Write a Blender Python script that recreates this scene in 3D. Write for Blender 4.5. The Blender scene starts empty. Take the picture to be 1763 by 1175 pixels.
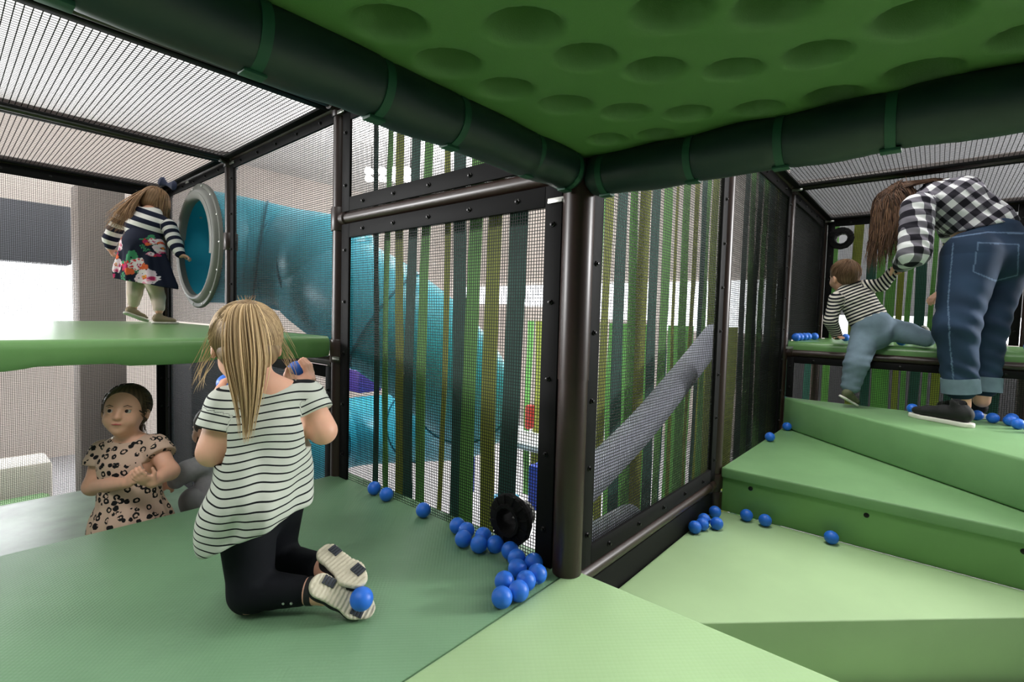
import bpy, bmesh, math, random
import numpy as np
from mathutils import Vector, Matrix

random.seed(7); np.random.seed(7)
SC = bpy.context.scene
COL = SC.collection
L = 1.22                      # module of the play frame, post to post
# ------------------------------------------------------------------ camera, world, light, exposure
CAM = np.array([0.7562, -1.1472, 0.7188])
RT = np.array([0.75824042, 0.65139283, 0.02754727])
UP = np.array([-0.05293755, 0.01939833, 0.9984094])
FW = np.array([-0.64982235, 0.75849264, -0.04919174])
FPX = 851.31
cd = bpy.data.cameras.new('camera'); cam = bpy.data.objects.new('camera', cd); COL.objects.link(cam)
cd.sensor_width = 36.0; cd.lens = FPX*36/1763; cd.clip_start = 0.02; cd.clip_end = 200
cam.matrix_world = Matrix(((RT[0], UP[0], -FW[0], CAM[0]), (RT[1], UP[1], -FW[1], CAM[1]), (RT[2], UP[2], -FW[2], CAM[2]), (0, 0, 0, 1)))
SC.camera = cam
SC.view_settings.view_transform = 'Standard'; SC.view_settings.look = 'None'
SC.view_settings.gamma = 1.0; SC.view_settings.use_curve_mapping = False
SC.view_settings.exposure = 0.0
W = bpy.data.worlds.new('hall_air'); SC.world = W; W.use_nodes = True
W.node_tree.nodes['Background'].inputs[0].default_value = (0.85, 0.92, 1.0, 1)
W.node_tree.nodes['Background'].inputs[1].default_value = 0.12

def area(name, loc, target, sx, sy, power, color=(1, 1, 1)):
    d = bpy.data.lights.new(name, 'AREA'); d.shape = 'RECTANGLE'; d.size = sx; d.size_y = sy
    d.energy = power; d.color = color
    o = bpy.data.objects.new(name, d); COL.objects.link(o); o.location = loc
    o.rotation_euler = (Vector(target)-Vector(loc)).to_track_quat('-Z', 'Y').to_euler()
    return o
# lamps hanging from the hall ceiling: one over the open bay on the right, one behind the camera; then two added fills
area('ceiling_lamp_bay', (0.05, 1.15, 3.7), (0.65, 0.60, 0.0), 0.8, 0.8, 84, (1.0, 0.99, 0.95))
area('ceiling_lamp_behind', (-0.2, -2.9, 3.6), (-0.4, -0.6, 0.0), 1.4, 1.0, 22, (1.0, 1.0, 0.97))
area('front_deck_fill', (0.75, -2.3, 3.6), (0.5, -0.6, 0.0), 0.9, 0.9, 52, (1.0, 1.0, 0.97))  # added light without a known lamp, brightens the pale front deck
area('slide_fill', (-2.6, 2.6, 3.7), (-2.2, 1.2, 0.0), 1.2, 1.2, 75, (1.0, 1.0, 0.97))  # light added above the slide only to brighten its cyan plastic
# daylight from the windows at the left and beyond the netting
area('daylight_window_left', (-10.6, -1.5, 1.2), (-2.5, -0.4, 0.6), 3.4, 2.4, 300, (0.95, 0.98, 1.0))
area('daylight_window_back', (-4.0, 9.7, 1.6), (-1.5, 0.4, 0.4), 8.0, 1.6, 420, (0.97, 0.99, 1.0))
# unseen lights added below the white hall ceiling to brighten it
area('ceiling_fill_left', (-6.0, -5.0, 1.6), (-5.0, -3.0, 4.0), 1.0, 1.0, 800)
area('ceiling_fill_right', (5.0, 5.0, 1.8), (3.0, 5.0, 4.0), 1.0, 1.0, 1150)
area('ceiling_fill_middle', (-5.5, 4.8, 2.2), (-5.5, 4.8, 4.0), 1.5, 1.5, 440)

# ------------------------------------------------------------------ helpers
def at(px, py, t):
    """point at depth t (metres along the view axis) seen at photo pixel px, py"""
    d = FW + (px-881.5)/FPX*RT - (py-587.5)/FPX*UP
    return Vector(CAM + t*d)
def on(px, py, ax, v):
    d = FW + (px-881.5)/FPX*RT - (py-587.5)/FPX*UP
    return Vector(CAM + (v-CAM[ax])/d[ax]*d)

def lin(c):
    return tuple(((x/255)/12.92 if x/255 <= 0.04045 else ((x/255+0.055)/1.055)**2.4) for x in c)+(1,)

MATS = {}
def mat(name, rgb, rough=0.5, metal=0.0, noise=0.0, nscale=20.0, bump=0.0, bscale=200.0, spec=0.5, emit=None, estr=0.0, trans=0.0, coat=0.0, sss=0.0):
    if name in MATS: return MATS[name]
    m = bpy.data.materials.new(name); m.use_nodes = True; nt = m.node_tree
    b = nt.nodes['Principled BSDF']
    b.inputs['Base Color'].default_value = lin(rgb); b.inputs['Roughness'].default_value = rough
    b.inputs['Metallic'].default_value = metal; b.inputs['Specular IOR Level'].default_value = spec
    if coat: b.inputs['Coat Weight'].default_value = coat
    if sss:
        b.inputs['Subsurface Weight'].default_value = sss; b.inputs['Subsurface Scale'].default_value = 0.004
        b.inputs['Subsurface Radius'].default_value = (1.0, 0.35, 0.2)
    if emit:
        b.inputs['Emission Color'].default_value = lin(emit); b.inputs['Emission Strength'].default_value = estr
    tc = nt.nodes.new('ShaderNodeTexCoord')
    if noise:
        n = nt.nodes.new('ShaderNodeTexNoise'); n.inputs['Scale'].default_value = nscale; n.inputs['Detail'].default_value = 5
        nt.links.new(tc.outputs['Object'], n.inputs['Vector'])
        r = nt.nodes.new('ShaderNodeMapRange'); r.inputs[1].default_value = 0.3; r.inputs[2].default_value = 0.7
        r.inputs[3].default_value = 1-noise; r.inputs[4].default_value = 1+noise
        nt.links.new(n.outputs['Fac'], r.inputs[0])
        mx = nt.nodes.new('ShaderNodeVectorMath'); mx.operation = 'SCALE'
        mx.inputs[0].default_value = lin(rgb)[:3]; nt.links.new(r.outputs[0], mx.inputs['Scale'])
        nt.links.new(mx.outputs[0], b.inputs['Base Color'])
    if bump:
        n = nt.nodes.new('ShaderNodeTexNoise'); n.inputs['Scale'].default_value = bscale
        nt.links.new(tc.outputs['Object'], n.inputs['Vector'])
        bp = nt.nodes.new('ShaderNodeBump'); bp.inputs['Strength'].default_value = bump; bp.inputs['Distance'].default_value = 0.002
        nt.links.new(n.outputs['Fac'], bp.inputs['Height']); nt.links.new(bp.outputs[0], b.inputs['Normal'])
    MATS[name] = m
    return m

class MB:
    """collects shapes and links them as one mesh object"""
    def __init__(s): s.v = []; s.f = []
    def quadbox(s, c, ux, uy, uz):
        c, ux, uy, uz = map(Vector, (c, ux, uy, uz)); n = len(s.v)
        for i in (-1, 1):
            for j in (-1, 1):
                for k in (-1, 1): s.v.append(c+ux*i+uy*j+uz*k)
        s.f += [tuple(n+q for q in t) for t in ((0, 1, 3, 2), (4, 6, 7, 5), (0, 4, 5, 1), (2, 3, 7, 6), (0, 2, 6, 4), (1, 5, 7, 3))]
        return s
    def box(s, a, b):
        a, b = Vector(a), Vector(b); h = (b-a)/2
        return s.quadbox((a+b)/2, (abs(h.x), 0, 0), (0, abs(h.y), 0), (0, 0, abs(h.z)))
    def bar(s, a, b, w, t, side=(0, 0, 1)):
        """rectangular bar from a to b, w across the side direction, t in the other"""
        a, b = Vector(a), Vector(b); d = b-a; sd = Vector(side); o = d.cross(sd).normalized(); u = o.cross(d).normalized()
        return s.quadbox((a+b)/2, d/2, u*w/2, o*t/2)
    def tube(s, pts, r, n=12, cap=True, flat=None):
        """tube through pts; r a number or one per point"""
        P = [Vector(p) for p in pts]; m = len(P); R_ = [r]*m if isinstance(r, (int, float)) else list(r)
        T = [(P[min(i+1, m-1)]-P[max(i-1, 0)]).normalized() for i in range(m)]
        up = Vector((0, 0, 1)) if abs(T[0].z) < 0.9 else Vector((1, 0, 0))
        N = (up-T[0]*up.dot(T[0])).normalized(); base = len(s.v)
        for i in range(m):
            N = (N-T[i]*N.dot(T[i])).normalized(); B = T[i].cross(N)
            for k in range(n):
                a = 2*math.pi*k/n; s.v.append(P[i]+(N*math.cos(a)+B*math.sin(a))*R_[i])
        for i in range(m-1):
            for k in range(n):
                a = base+i*n+k; b = base+i*n+(k+1) % n; s.f.append((a, b, b+n, a+n))
        if cap:
            s.f.append(tuple(base+k for k in reversed(range(n)))); s.f.append(tuple(base+(m-1)*n+k for k in range(n)))
        return s
    def lathe(s, c, axis, prof, n=32, closed=False):
        """prof: (distance along axis, radius) pairs"""
        c = Vector(c); ax = Vector(axis).normalized(); up = Vector((0, 0, 1)) if abs(ax.z) < 0.9 else Vector((1, 0, 0))
        N = (up-ax*up.dot(ax)).normalized(); B = ax.cross(N); base = len(s.v); m = len(prof)
        for (h, r) in prof:
            for k in range(n):
                a = 2*math.pi*k/n; s.v.append(c+ax*h+(N*math.cos(a)+B*math.sin(a))*r)
        for i in range(m if closed else m-1):
            j = (i+1) % m
            for k in range(n):
                k2 = (k+1) % n; s.f.append((base+i*n+k, base+i*n+k2, base+j*n+k2, base+j*n+k))
        return s
    def poly(s, pts, z0, z1):
        n = len(s.v); m = len(pts)
        for z in (z0, z1):
            for (x, y) in pts: s.v.append(Vector((x, y, z)))
        s.f.append(tuple(n+i for i in reversed(range(m)))); s.f.append(tuple(n+m+i for i in range(m)))
        for i in range(m):
            j = (i+1) % m; s.f.append((n+i, n+j, n+m+j, n+m+i))
        return s
    def build(s, name, m, parent=None, smooth=True, bevel=0.0, seg=2, angle=35, recentre=False):
        me = bpy.data.meshes.new(name); me.from_pydata([tuple(v) for v in s.v], [], s.f); me.materials.append(m)
        bm = bmesh.new(); bm.from_mesh(me); bmesh.ops.recalc_face_normals(bm, faces=bm.faces)
        if bevel:
            ed = [e for e in bm.edges if len(e.link_faces) == 2 and e.calc_face_angle(0) > 0.5]
            bmesh.ops.bevel(bm, geom=ed, offset=bevel, segments=seg, profile=0.5, affect='EDGES', clamp_overlap=True)
        bm.to_mesh(me); bm.free()
        if smooth:
            me.polygons.foreach_set('use_smooth', [True]*len(me.polygons)); me.set_sharp_from_angle(angle=math.radians(angle))
        o = bpy.data.objects.new(name, me); COL.objects.link(o)
        if parent is not None: o.parent = parent; o.matrix_parent_inverse = parent.matrix_world.inverted() if False else Matrix.Translation(-parent.location)
        elif recentre:
            c = sum((Vector(v.co) for v in me.vertices), Vector())/len(me.vertices)
            zmin = min(v.co.z for v in me.vertices); c.z = zmin
            me.transform(Matrix.Translation(-c)); o.location = c
        return o

def tag(o, label=None, cat=None, group=None, kind=None):
    if label: o['label'] = label
    if cat: o['category'] = cat
    if group: o['group'] = group
    if kind: o['kind'] = kind
    return o
def thing(name, label, cat, loc, group=None):
    o = bpy.data.objects.new(name, None); COL.objects.link(o); o.location = loc; o.empty_display_size = 0.05
    return tag(o, label, cat, group)

M_FRAME = mat('black_plastic_strip', (20, 19, 20), 0.6, bump=0.05, spec=0.10)
M_POST = mat('brown_steel', (42, 25, 19), 0.38, noise=0.12, nscale=9)
M_NET = mat('black_netting', (11, 12, 11), 0.6, spec=0.2)
M_BOLT = mat('black_bolt', (30, 29, 29), 0.3, metal=0.6)
M_ZINC = mat('zinc_plated_steel', (190, 190, 185), 0.3, metal=0.9)
M_FOAM = mat('light_green_vinyl', (170, 200, 150), 0.52, noise=0.04, nscale=5, bump=0.12, bscale=300)
M_STEP = mat('mid_green_vinyl', (116, 158, 106), 0.55, noise=0.06, nscale=6, bump=0.12, bscale=300)
M_DARKSTEP = mat('deep_green_vinyl', (78, 130, 66), 0.55, noise=0.05, nscale=6, bump=0.12, bscale=300)
M_PLASTIC = mat('green_moulded_plastic', (104, 148, 88), 0.3, bump=0.05, bscale=400)
M_ROOF = mat('dimpled_green_plastic', (80, 118, 60), 0.6, bump=0.25, bscale=500)
M_PAD = mat('dark_green_vinyl_pad', (16, 38, 35), 0.45, bump=0.25, bscale=35)
M_STRAP = mat('green_webbing_strap', (20, 70, 50), 0.6)
M_TEAL = mat('ribbon_teal', (38, 92, 80), 0.65)
M_GREEN = mat('ribbon_green', (112, 176, 84), 0.65)
M_OLIVE = mat('ribbon_olive', (148, 156, 52), 0.65)
M_SLIDE = mat('cyan_slide_plastic', (62, 182, 206), 0.38)
M_GREY = mat('grey_moulded_plastic', (112, 112, 106), 0.5)
M_BALL = mat('blue_foam_ball', (38, 112, 222), 0.42, bump=0.1, bscale=600)
M_LILAC = mat('lilac_grey_pad', (176, 178, 196), 0.55, bump=0.1)
# ------------------------------------------------------------------ the play frame
ZT = 1.60; ZR = 1.115; ZD = 0.61; ZL = -0.56
def dimple_tex(o): pass

# left deck with its fine knurled rubber surface (bump)
def knurl(m, scale, strength):
    nt = m.node_tree; b = nt.nodes['Principled BSDF']; tc = nt.nodes.new('ShaderNodeTexCoord')
    mp = nt.nodes.new('ShaderNodeMapping'); mp.inputs['Rotation'].default_value = (0, 0, 0.785); mp.inputs['Scale'].default_value = (scale,)*3
    nt.links.new(tc.outputs['Object'], mp.inputs[0])
    v = nt.nodes.new('ShaderNodeTexVoronoi'); v.inputs['Randomness'].default_value = 0.0; v.inputs['Scale'].default_value = 1
    nt.links.new(mp.outputs[0], v.inputs['Vector'])
    bp = nt.nodes.new('ShaderNodeBump'); bp.inputs['Strength'].default_value = strength; bp.inputs['Distance'].default_value = 0.002; bp.invert = True
    nt.links.new(v.outputs['Distance'], bp.inputs['Height']); nt.links.new(bp.outputs[0], b.inputs['Normal'])
M_DECK = mat('green_knurled_rubber', (112, 150, 114), 0.5, noise=0.05, nscale=5); knurl(M_DECK, 110, 0.55)
M_FOREDECK = mat('pale_green_knurled_rubber', (160, 192, 142), 0.52, noise=0.03, nscale=5); knurl(M_FOREDECK, 90, 0.5)
M_LOW = mat('worn_grey_green_rubber', (104, 126, 104), 0.38, noise=0.35, nscale=5)

def simple(name, mb, m, label, cat, group=None, bevel=0.0, seg=2, kind=None):
    o = mb.build(name, m, None, bevel=bevel, seg=seg, recentre=True)
    return tag(o, label, cat, group, kind)

simple('play_deck', MB().box((-L-0.01, -2.2*L, -0.09), (-0.0005, 0.05, 0)), M_DECK,
       'mid green rubber covered deck where the girl in the striped top kneels', 'deck', bevel=0.006)
simple('play_deck', MB().box((0.0005, -1.6*L, -0.10), (L+0.3, 0.03, 0.004)), M_FOREDECK,
       'pale green rubber deck corner in the front, below the camera', 'deck', bevel=0.012, seg=3)
simple('lower_deck', MB().box((-3*L, -2.2*L, ZL-0.08), (-L-0.03, 0, ZL)), M_LOW,
       'worn grey green lower floor where the girl in the leopard dress stands', 'deck', bevel=0.005)
simple('deck_skirt', MB().box((-L-0.028, -2.2*L, ZL), (-L-0.012, 0.0, -0.012)), M_STEP,
       'green upright face below the far edge of the left deck', 'skirt board')
# stepped foam platforms of the climb on the right
simple('foam_step', MB().poly([(0.08, 0.035), (L+.3, 0.035), (L+.3, L-.02), (L-0.01, L-0.05)], -0.62, -0.36), M_FOAM,
       'lowest pale green triangular step at the bottom right corner of the photo', 'step', bevel=0.01, seg=3)
o = simple('foam_step', MB().poly([(0.012, 0.022), (L, L), (L+.3, L+0.0), (L+.3, L+.01), (0.045, L+.01), (0.045, L-.04), (0.012, L-.05)], -0.60, -0.158), M_FOAM,
       'pale green platform with three loose balls along its back edge', 'step', bevel=0.010, seg=3)
M_RISER = mat('riser_green_vinyl', (116, 162, 96), 0.5, noise=0.05, nscale=6, bump=0.1, bscale=300)
r = thing('foam_step', 'green riser with black screws and a thick overhanging tread above the pale platform', 'step', (0.6, L+.3, -0.16))
MB().box((0.035, L+0.012, -0.16), (L+.3, L+0.06, 0.0)).build('riser', M_RISER, r, bevel=0.003)
MB().box((0.035, L-0.012, 0.003), (L+.3, 2*L-0.02, 0.05)).build('tread', M_STEP, r, bevel=0.008, seg=3)
for x in (0.158, 0.585, 1.02):
    MB().lathe((x, L+0.012, -0.026), (0, -1, 0), [(0, 0.010), (0.003, 0.0095), (0.005, 0.006), (0.005, 0.0)], 12).build('screw', M_BOLT, r)
simple('foam_step', MB().poly([(0.035, 2*L-0.03), (L+.02, L+0.03), (L+.5, L-.3), (L+.5, 2*L), (0.035, 2*L)], 0.052, 0.247), M_STEP,
       'topmost green wedge step with the woman standing on it', 'step', bevel=0.012, seg=3)

# raised moulded decks
def raised(x0, x1, y0, y1, label, front):
    mb = MB(); prof = [(0.0, 0), (0.012, -0.004), (0.022, -0.014), (0.026, -0.03), (0.026, -0.07), (0.02, -0.085), (0.0, -0.086)]
    # front lip extruded with a scalloped lower edge
    n = 60; m = len(prof); base = 0
    ax = 0 if front in ('+x',) else 1
    for i in range(n+1):
        t = i/n; sc = 0.006*math.tanh(4*math.sin(t*math.pi*11))
        for (d, z) in prof:
            zz = ZD+z-(sc if z < -0.06 else 0)
            if front == '+x': mb.v.append(Vector((x1-0.026+d, y0+(y1-y0)*t, zz)))
            else: mb.v.append(Vector((x0+(x1-x0)*t, y0+0.026-d, zz)))
    for i in range(n):
        for k in range(m-1):
            a = i*m+k; mb.f.append((a, a+1, a+1+m, a+m))
    r = thing('raised_deck', label, 'deck', ((x0+x1)/2, (y0+y1)/2, ZD-0.09))
    mb.build('front_lip', M_PLASTIC, r, angle=60)
    t = MB()
    if front == '+x': t.box((x0, y0, ZD-0.05), (x1-0.026, y1, ZD))
    else: t.box((x0, y0+0.026, ZD-0.05), (x1, y1, ZD))
    t.build('deck_top', M_PLASTIC, r)
    return r
raised(-3*L+0.03, -L-0.045, -2.2*L, -0.02, 'glossy green raised deck where the child in the flowered dress stands', '+x')
raised(0.03, L+.25, 2*L+0.02, 3*L-0.02, 'green raised deck on the right, the toddler climbs onto it', '-y')

# dimpled roof plate over the camera
def roof():
    xs = np.arange(-0.035, 1.36, 0.0085); ys = np.arange(-0.97, 0.035, 0.0085)
    X, Y = np.meshgrid(xs, ys, indexing='ij'); k = (1.14-CAM[2])/(1.2-CAM[2])
    D = [(.033, -.642, .10), (.016, -.495, .10), (.207, -.496, .103), (.235, -.352, .091), (.035, -.348, .092), (.09, -.207, .093), (.318, -.233, .088), (.181, -.093, .084),
         (.293, -.001, .079), (.436, -.144, .080), (.426, .066, .076), (.569, -.11, .086), (.566, .095, .088), (.712, -.133, .104), (.71, .083, .103), (.058, .036, .077), (.85, .036, .09),
         (.415, -.385, .1), (.545, -.30, .1), (.18, .08, .07), (.85, -.16, .1), (.99, -.05, .1), (.70, -.33, .1), (.3, -.62, .1), (.1, -.80, .1), (.5, -.55, .1), (.86, -.4, .1), (.7, -.6, .1), (1.0, -.25, .1), (.3, -.85, .1)]
    Z = np.full(X.shape, 1.14)
    for (dx, dy, w) in D:
        cx = CAM[0]+(dx-CAM[0])*k; cy = CAM[1]+(dy-CAM[1])*k; r = w*k*0.56
        u = (X-cx)*0.76+(Y-cy)*0.65; v = -(X-cx)*0.65+(Y-cy)*0.76
        q = np.sqrt((u/(r*1.12))**2+(v/(r*0.92))**2)
        Z += 0.088*(1-1/(1+np.exp(-(q-0.78)*13)))
    # low rim ripples near the border
    Z += 0.004*np.sin(X*34)*np.exp(-((Y-0.0)/0.05)**2)+0.004*np.sin(Y*34)*np.exp(-((X-0.0)/0.05)**2)
    mb = MB(); nx, ny = X.shape
    mb.v = [Vector(p) for p in zip(X.ravel(), Y.ravel(), Z.ravel())]
    mb.f = [(i*ny+j, (i+1)*ny+j, (i+1)*ny+j+1, i*ny+j+1) for i in range(nx-1) for j in range(ny-1)]
    o = mb.build('dimpled_roof_panel', M_ROOF, None, angle=89, recentre=True)
    s = o.modifiers.new('thickness', 'SOLIDIFY'); s.thickness = 0.006; s.offset = 1
    return tag(o, 'green underside of the upper deck covered in round dimples', 'roof panel')
roof()
simple('upper_deck_top', MB().box((-0.035, -0.97, 1.242), (1.36, 0.035, 1.265)), M_PLASTIC, 'upper floor sheet lying over the dimpled green panel', 'deck')

# posts: (x, y, radius, label)
POSTS = [(0, 0, 0.041, 'thick brown steel post at the corner in the middle of the photo', 0.55),
         (-L, 0, 0.032, 'brown steel post left of the big netting panel, beside the kneeling girl', None),
         (-2*L, 0, 0.031, 'brown steel post right of the round tunnel mouth', None),
         (-3*L, 0, 0.031, 'dark steel post in the far left corner behind the child in the flowered dress', None),
         (0, L, 0.032, 'brown steel post next to the pile of five balls on the pale platform', None),
         (0, 2*L, 0.031, 'brown steel post at the left end of the right raised deck', None),
         (0, 3*L, 0.031, 'brown steel post in the far corner beside the round black ball port', None),
         (L, 2*L, 0.034, 'steel post at the right edge of the photo behind the woman', None),
         (L, 3*L, 0.031, 'dark far post partly hidden behind the woman in jeans', None)]
def post(x, y, r, label, joint):
    bot = ZL-0.1 if x < -0.5 else -0.6
    if x == 0 and y == 0: bot = 0.004
    t = thing('support_post', label, 'post', (x, y, bot), 'round posts of the play frame')
    MB().tube([(x, y, bot), (x, y, ZT+0.03)], r, 28).build('pole', M_POST, t)
    if joint:
        MB().lathe((x, y, joint), (0, 0, 1), [(-0.0, r), (0.0, r+0.0022), (0.56, r+0.0022), (0.56, r)], 28).build('sleeve', M_POST, t)
    return t
posts = {}
for (x, y, r, lab, j) in POSTS: posts[(round(x/L), round(y/L))] = (post(x, y, r, lab, j), r)
def collar(key, z, h=0.045):
    t, r = posts[key]; x, y = key[0]*L, key[1]*L
    MB().lathe((x, y, z), (0, 0, 1), [(-h, r), (-h, r+0.005), (-h+0.004, r+0.007), (h-0.004, r+0.007), (h, r+0.005), (h, r)], 28).build('collar', M_POST, t)
for k in [(-1, 0), (-2, 0)]: collar(k, ZR, 0.05)
collar((-1, 0), ZD-0.06, 0.05); collar((0, 1), -0.02, 0.035); collar((0, 1), -0.12, 0.05); collar((0, 2), 0.535, 0.04); collar((1, 2), 0.60, 0.05); collar((1, 2), 0.9, 0.01)
for k in posts:
    if k != (0, 0): collar(k, ZT-0.02, 0.035)

def rail(a, b, r, label, name='crossbar', ends=True, clamps=()):
    a, b = Vector(a), Vector(b); d = (b-a).normalized()
    t = thing(name, label, 'rail', (a+b)/2-Vector((0, 0, r)), 'horizontal bars of the play frame')
    MB().tube([a, b], r, 20).build('bar', M_POST, t)
    if ends:
        for p, s in ((a, 1), (b, -1)):
            MB().lathe(p+d*s*0.028, d*s, [(0, r), (0, r+0.006), (0.03, r+0.007), (0.034, r)], 20).build('end_collar', M_POST, t)
    return t
rail((-L, 0, ZR), (0, 0, ZR), 0.024, 'shiny brown bar above the big netting panel left of the corner post')
rail((-2*L, 0, ZT), (-L, 0, ZT), 0.026, 'brown bar along the top of the netting right of the tunnel mouth')
rail((-3*L, 0, ZT), (-2*L, 0, ZT), 0.026, 'brown bar along the top above the tunnel mouth')
rail((-L, 0, ZT), (0, 0, ZT), 0.026, 'brown top bar behind the padded beam left of the corner post')
rail((0, 0, ZT), (0, L, ZT), 0.026, 'brown top bar above the netting right of the corner post')
rail((0, L, ZT), (0, 2*L, ZT), 0.026, 'brown top bar over the second netting bay on the right')
rail((0, 2*L, ZT), (0, 3*L, ZT), 0.026, 'brown top bar over the farthest netting bay on the right')
rail((0, 3*L, ZT), (L, 3*L, ZT), 0.026, 'far top bar above the black ball port')
rail((0, 2*L, ZT), (L+.3, 2*L, ZT), 0.026, 'dark ceiling bar above the woman and toddler')
rail((0, L, ZT), (L+.3, L, ZT), 0.026, 'nearer ceiling bar on the right, above the padded beam')
rail((L, 2*L, ZT), (L, 3*L, ZT), 0.026, 'top bar of the right side bay behind the woman')
rail((-3*L, -2*L, ZT), (-3*L, 0, ZT), 0.026, 'dark top bar along the far left netting wall')
rail((-2*L, -2*L, ZT), (-2*L, 0, ZT), 0.026, 'dark bar across the left netting ceiling')
rail((-L, -2*L, ZT), (-L, 0, ZT), 0.026, 'brown bar between the left netting ceiling and the padded beam')
rail((0, 0.0, -0.035), (0, L-.03, -0.035), 0.024, 'brown bottom bar under the netting right of the corner post')
rail((0, 2*L, 0.535), (L, 2*L, 0.535), 0.022, 'brown bar along the front of the right raised deck')
rail((L, 2*L, 0.60), (L+.5, 2*L, 0.60), 0.022, 'brown bar stub leaving the post at the right edge')
rail((-2*L, 0, 0.5), (-L, 0, 0.5), 0.022, 'dark bar under the raised deck behind the ponytail girl')

# silver clamps at the ceiling joints
def clamp(p, d, label):
    t = thing('pipe_clamp', label, 'clamp', p, 'silver clamps at the ceiling joints')
    p = Vector(p); d = Vector(d)
    MB().bar(p-d*0.03, p+d*0.03, 0.014, 0.006).build('bracket', M_ZINC, t, bevel=0.001)
    MB().lathe(p+d*0.02, (0, 0, -1), [(0, 0.006), (0.006, 0.006), (0.008, 0.003), (0.008, 0)], 8).build('bolt', M_ZINC, t)
for (p, d, lab) in [((-2*L+.03, -0.05, 1.565), (0.6, -0.8, 0), 'silver clamp on top of the post beside the tunnel mouth'),
                    ((-2*L+.07, -0.02, 1.56), (1, 0, 0), 'silver clamp just right of the post by the tunnel mouth'),
                    ((-L+.04, -0.03, 1.555), (1, 0, 0), 'silver clamp at the top of the post beside the padded beam'),
                    ((-3*L+.55, -0.03, 1.56), (1, 0, 0), 'silver clamp above the round tunnel mouth'),
                    ((0.045, 2*L-.04, 1.565), (1, 0, 0), 'silver clamp on the right ceiling joint above the toddler'),
                    ((0.05, 3*L-.05, 1.565), (1, 0, 0), 'silver clamp at the far corner over the ball port'),
                    ((-0.06, -0.02, 1.045), (1, 0, 0), 'silver clamp tucked under the padded beam at the corner post'),
                    ((-L+.03, -0.035, 0.52), (1, 0, 0), 'silver clamp under the end of the raised deck by the post'),
                    ((0.05, 2*L-.04, 0.57), (0.6, 0.4, 0), 'silver clamp below the balls on the right raised deck')]: clamp(p, d, lab)

# ------------------------------------------------------------------ netting panels with black edge strips
def strands(o, u, v, w, h, pitch=0.0095, th=0.0020, jit=0.0006, dep=0.0007):
    """straight crossed strands over a w x h rectangle starting at o, along unit vectors u and v"""
    o, u, v = Vector(o), Vector(u), Vector(v); n = u.cross(v); mb = MB(); rnd = random.Random(int(abs(o.x*100+o.y*37+o.z*11))+3)
    k = int(w/pitch)
    for i in range(k+1):
        c = o+u*(i*w/k+rnd.uniform(-jit, jit)); mb.quadbox(c+v*h/2, u*th*0.42, v*h/2, n*dep)
    k = int(h/(pitch*1.03))
    for i in range(k+1):
        c = o+v*(i*h/k+rnd.uniform(-jit, jit)); mb.quadbox(c+u*w/2+n*0.0009, v*th/2, u*w/2, n*dep)
    return mb
def boltmesh():
    mb = MB(); mb.lathe((0, 0, 0), (0, 0, 1), [(0, 0.0085), (0.0025, 0.0082), (0.004, 0.006), (0.004, 0.005), (0.009, 0.0048), (0.0095, 0.003), (0.0095, 0.0)], 6)
    o = mb.build('bolt', M_BOLT, None, angle=30); me = o.data; bpy.data.objects.remove(o); return me
BOLT = boltmesh()
def panel(label, o, u, v, w, h, strips='lrtb', sw=0.058, name='netting_panel', inset=0.0, hole=None, facing=None, bolts=True, pitch=0.0095, th=0.0020, dep=0.0007):
    o, u, v = Vector(o), Vector(u), Vector(v); n = u.cross(v)
    f = n if facing is None else Vector(facing)
    root = thing(name, label, 'netting', o+u*w/2, 'netting panels of the play frame')
    mb = strands(o, u, v, w, h, pitch, th, dep=dep)
    if hole:
        # strands are cut where the tunnel passes
        c, rad = Vector(hole[0]), hole[1]; mb2 = MB()
        for i in range(0, len(mb.v), 8):
            vs = mb.v[i:i+8]; ctr = sum(vs, Vector())/8; du = max(abs((q-ctr).dot(u)) for q in vs); dv = max(abs((q-ctr).dot(v)) for q in vs)
            along, half = (u, du) if du > dv else (v, dv); across = v if du > dv else u
            off = (ctr-c).dot(across); 
            if abs(off) >= rad: mb2.quadbox(ctr, along*half, across*th/2, n*0.0006); continue
            cut = math.sqrt(rad*rad-off*off); mid = (c-ctr).dot(along)
            a0, a1, b0, b1 = -half, mid-cut, mid+cut, half
            if a1 > a0: mb2.quadbox(ctr+along*(a0+a1)/2, along*(a1-a0)/2, across*th/2, n*0.0006)
            if b1 > b0: mb2.quadbox(ctr+along*(b0+b1)/2, along*(b1-b0)/2, across*th/2, n*0.0006)
        mb = mb2
    mb.build('net', M_NET, root, smooth=False)
    q = f*0.010
    S = {'l': (o+u*sw/2, o+u*sw/2+v*h, u), 'r': (o+u*(w-sw/2), o+u*(w-sw/2)+v*h, u),
         'b': (o+v*sw/2, o+v*sw/2+u*w, v), 't': (o+v*(h-sw/2), o+v*(h-sw/2)+u*w, v)}
    for s in strips:
        a, b, side = S[s]
        if s in 'tb': a = a+(b-a).normalized()*(sw+0.001 if 'l' in strips else 0); b = b-(b-a).normalized()*(sw+0.001 if 'r' in strips else 0)
        st = MB().bar(a+q, b+q, sw, 0.012, side).build('edge_strip', M_FRAME, root, bevel=0.0015)
        if bolts:
            d = (b-a); k = max(2, int(d.length/0.19))
            for i in range(k):
                p = a+d*((i+0.5)/k)+f*0.016
                bo = bpy.data.objects.new('bolt', BOLT); COL.objects.link(bo); bo.parent = st
                bo.matrix_parent_inverse = Matrix.Identity(4)
                bo.matrix_basis = Matrix.Translation(p-Vector(st.matrix_parent_inverse.inverted().translation if False else (0, 0, 0))) @ f.to_track_quat('Z', 'Y').to_matrix().to_4x4()
    return root
X, Y, Zv = Vector((1, 0, 0)), Vector((0, 1, 0)), Vector((0, 0, 1))
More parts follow.
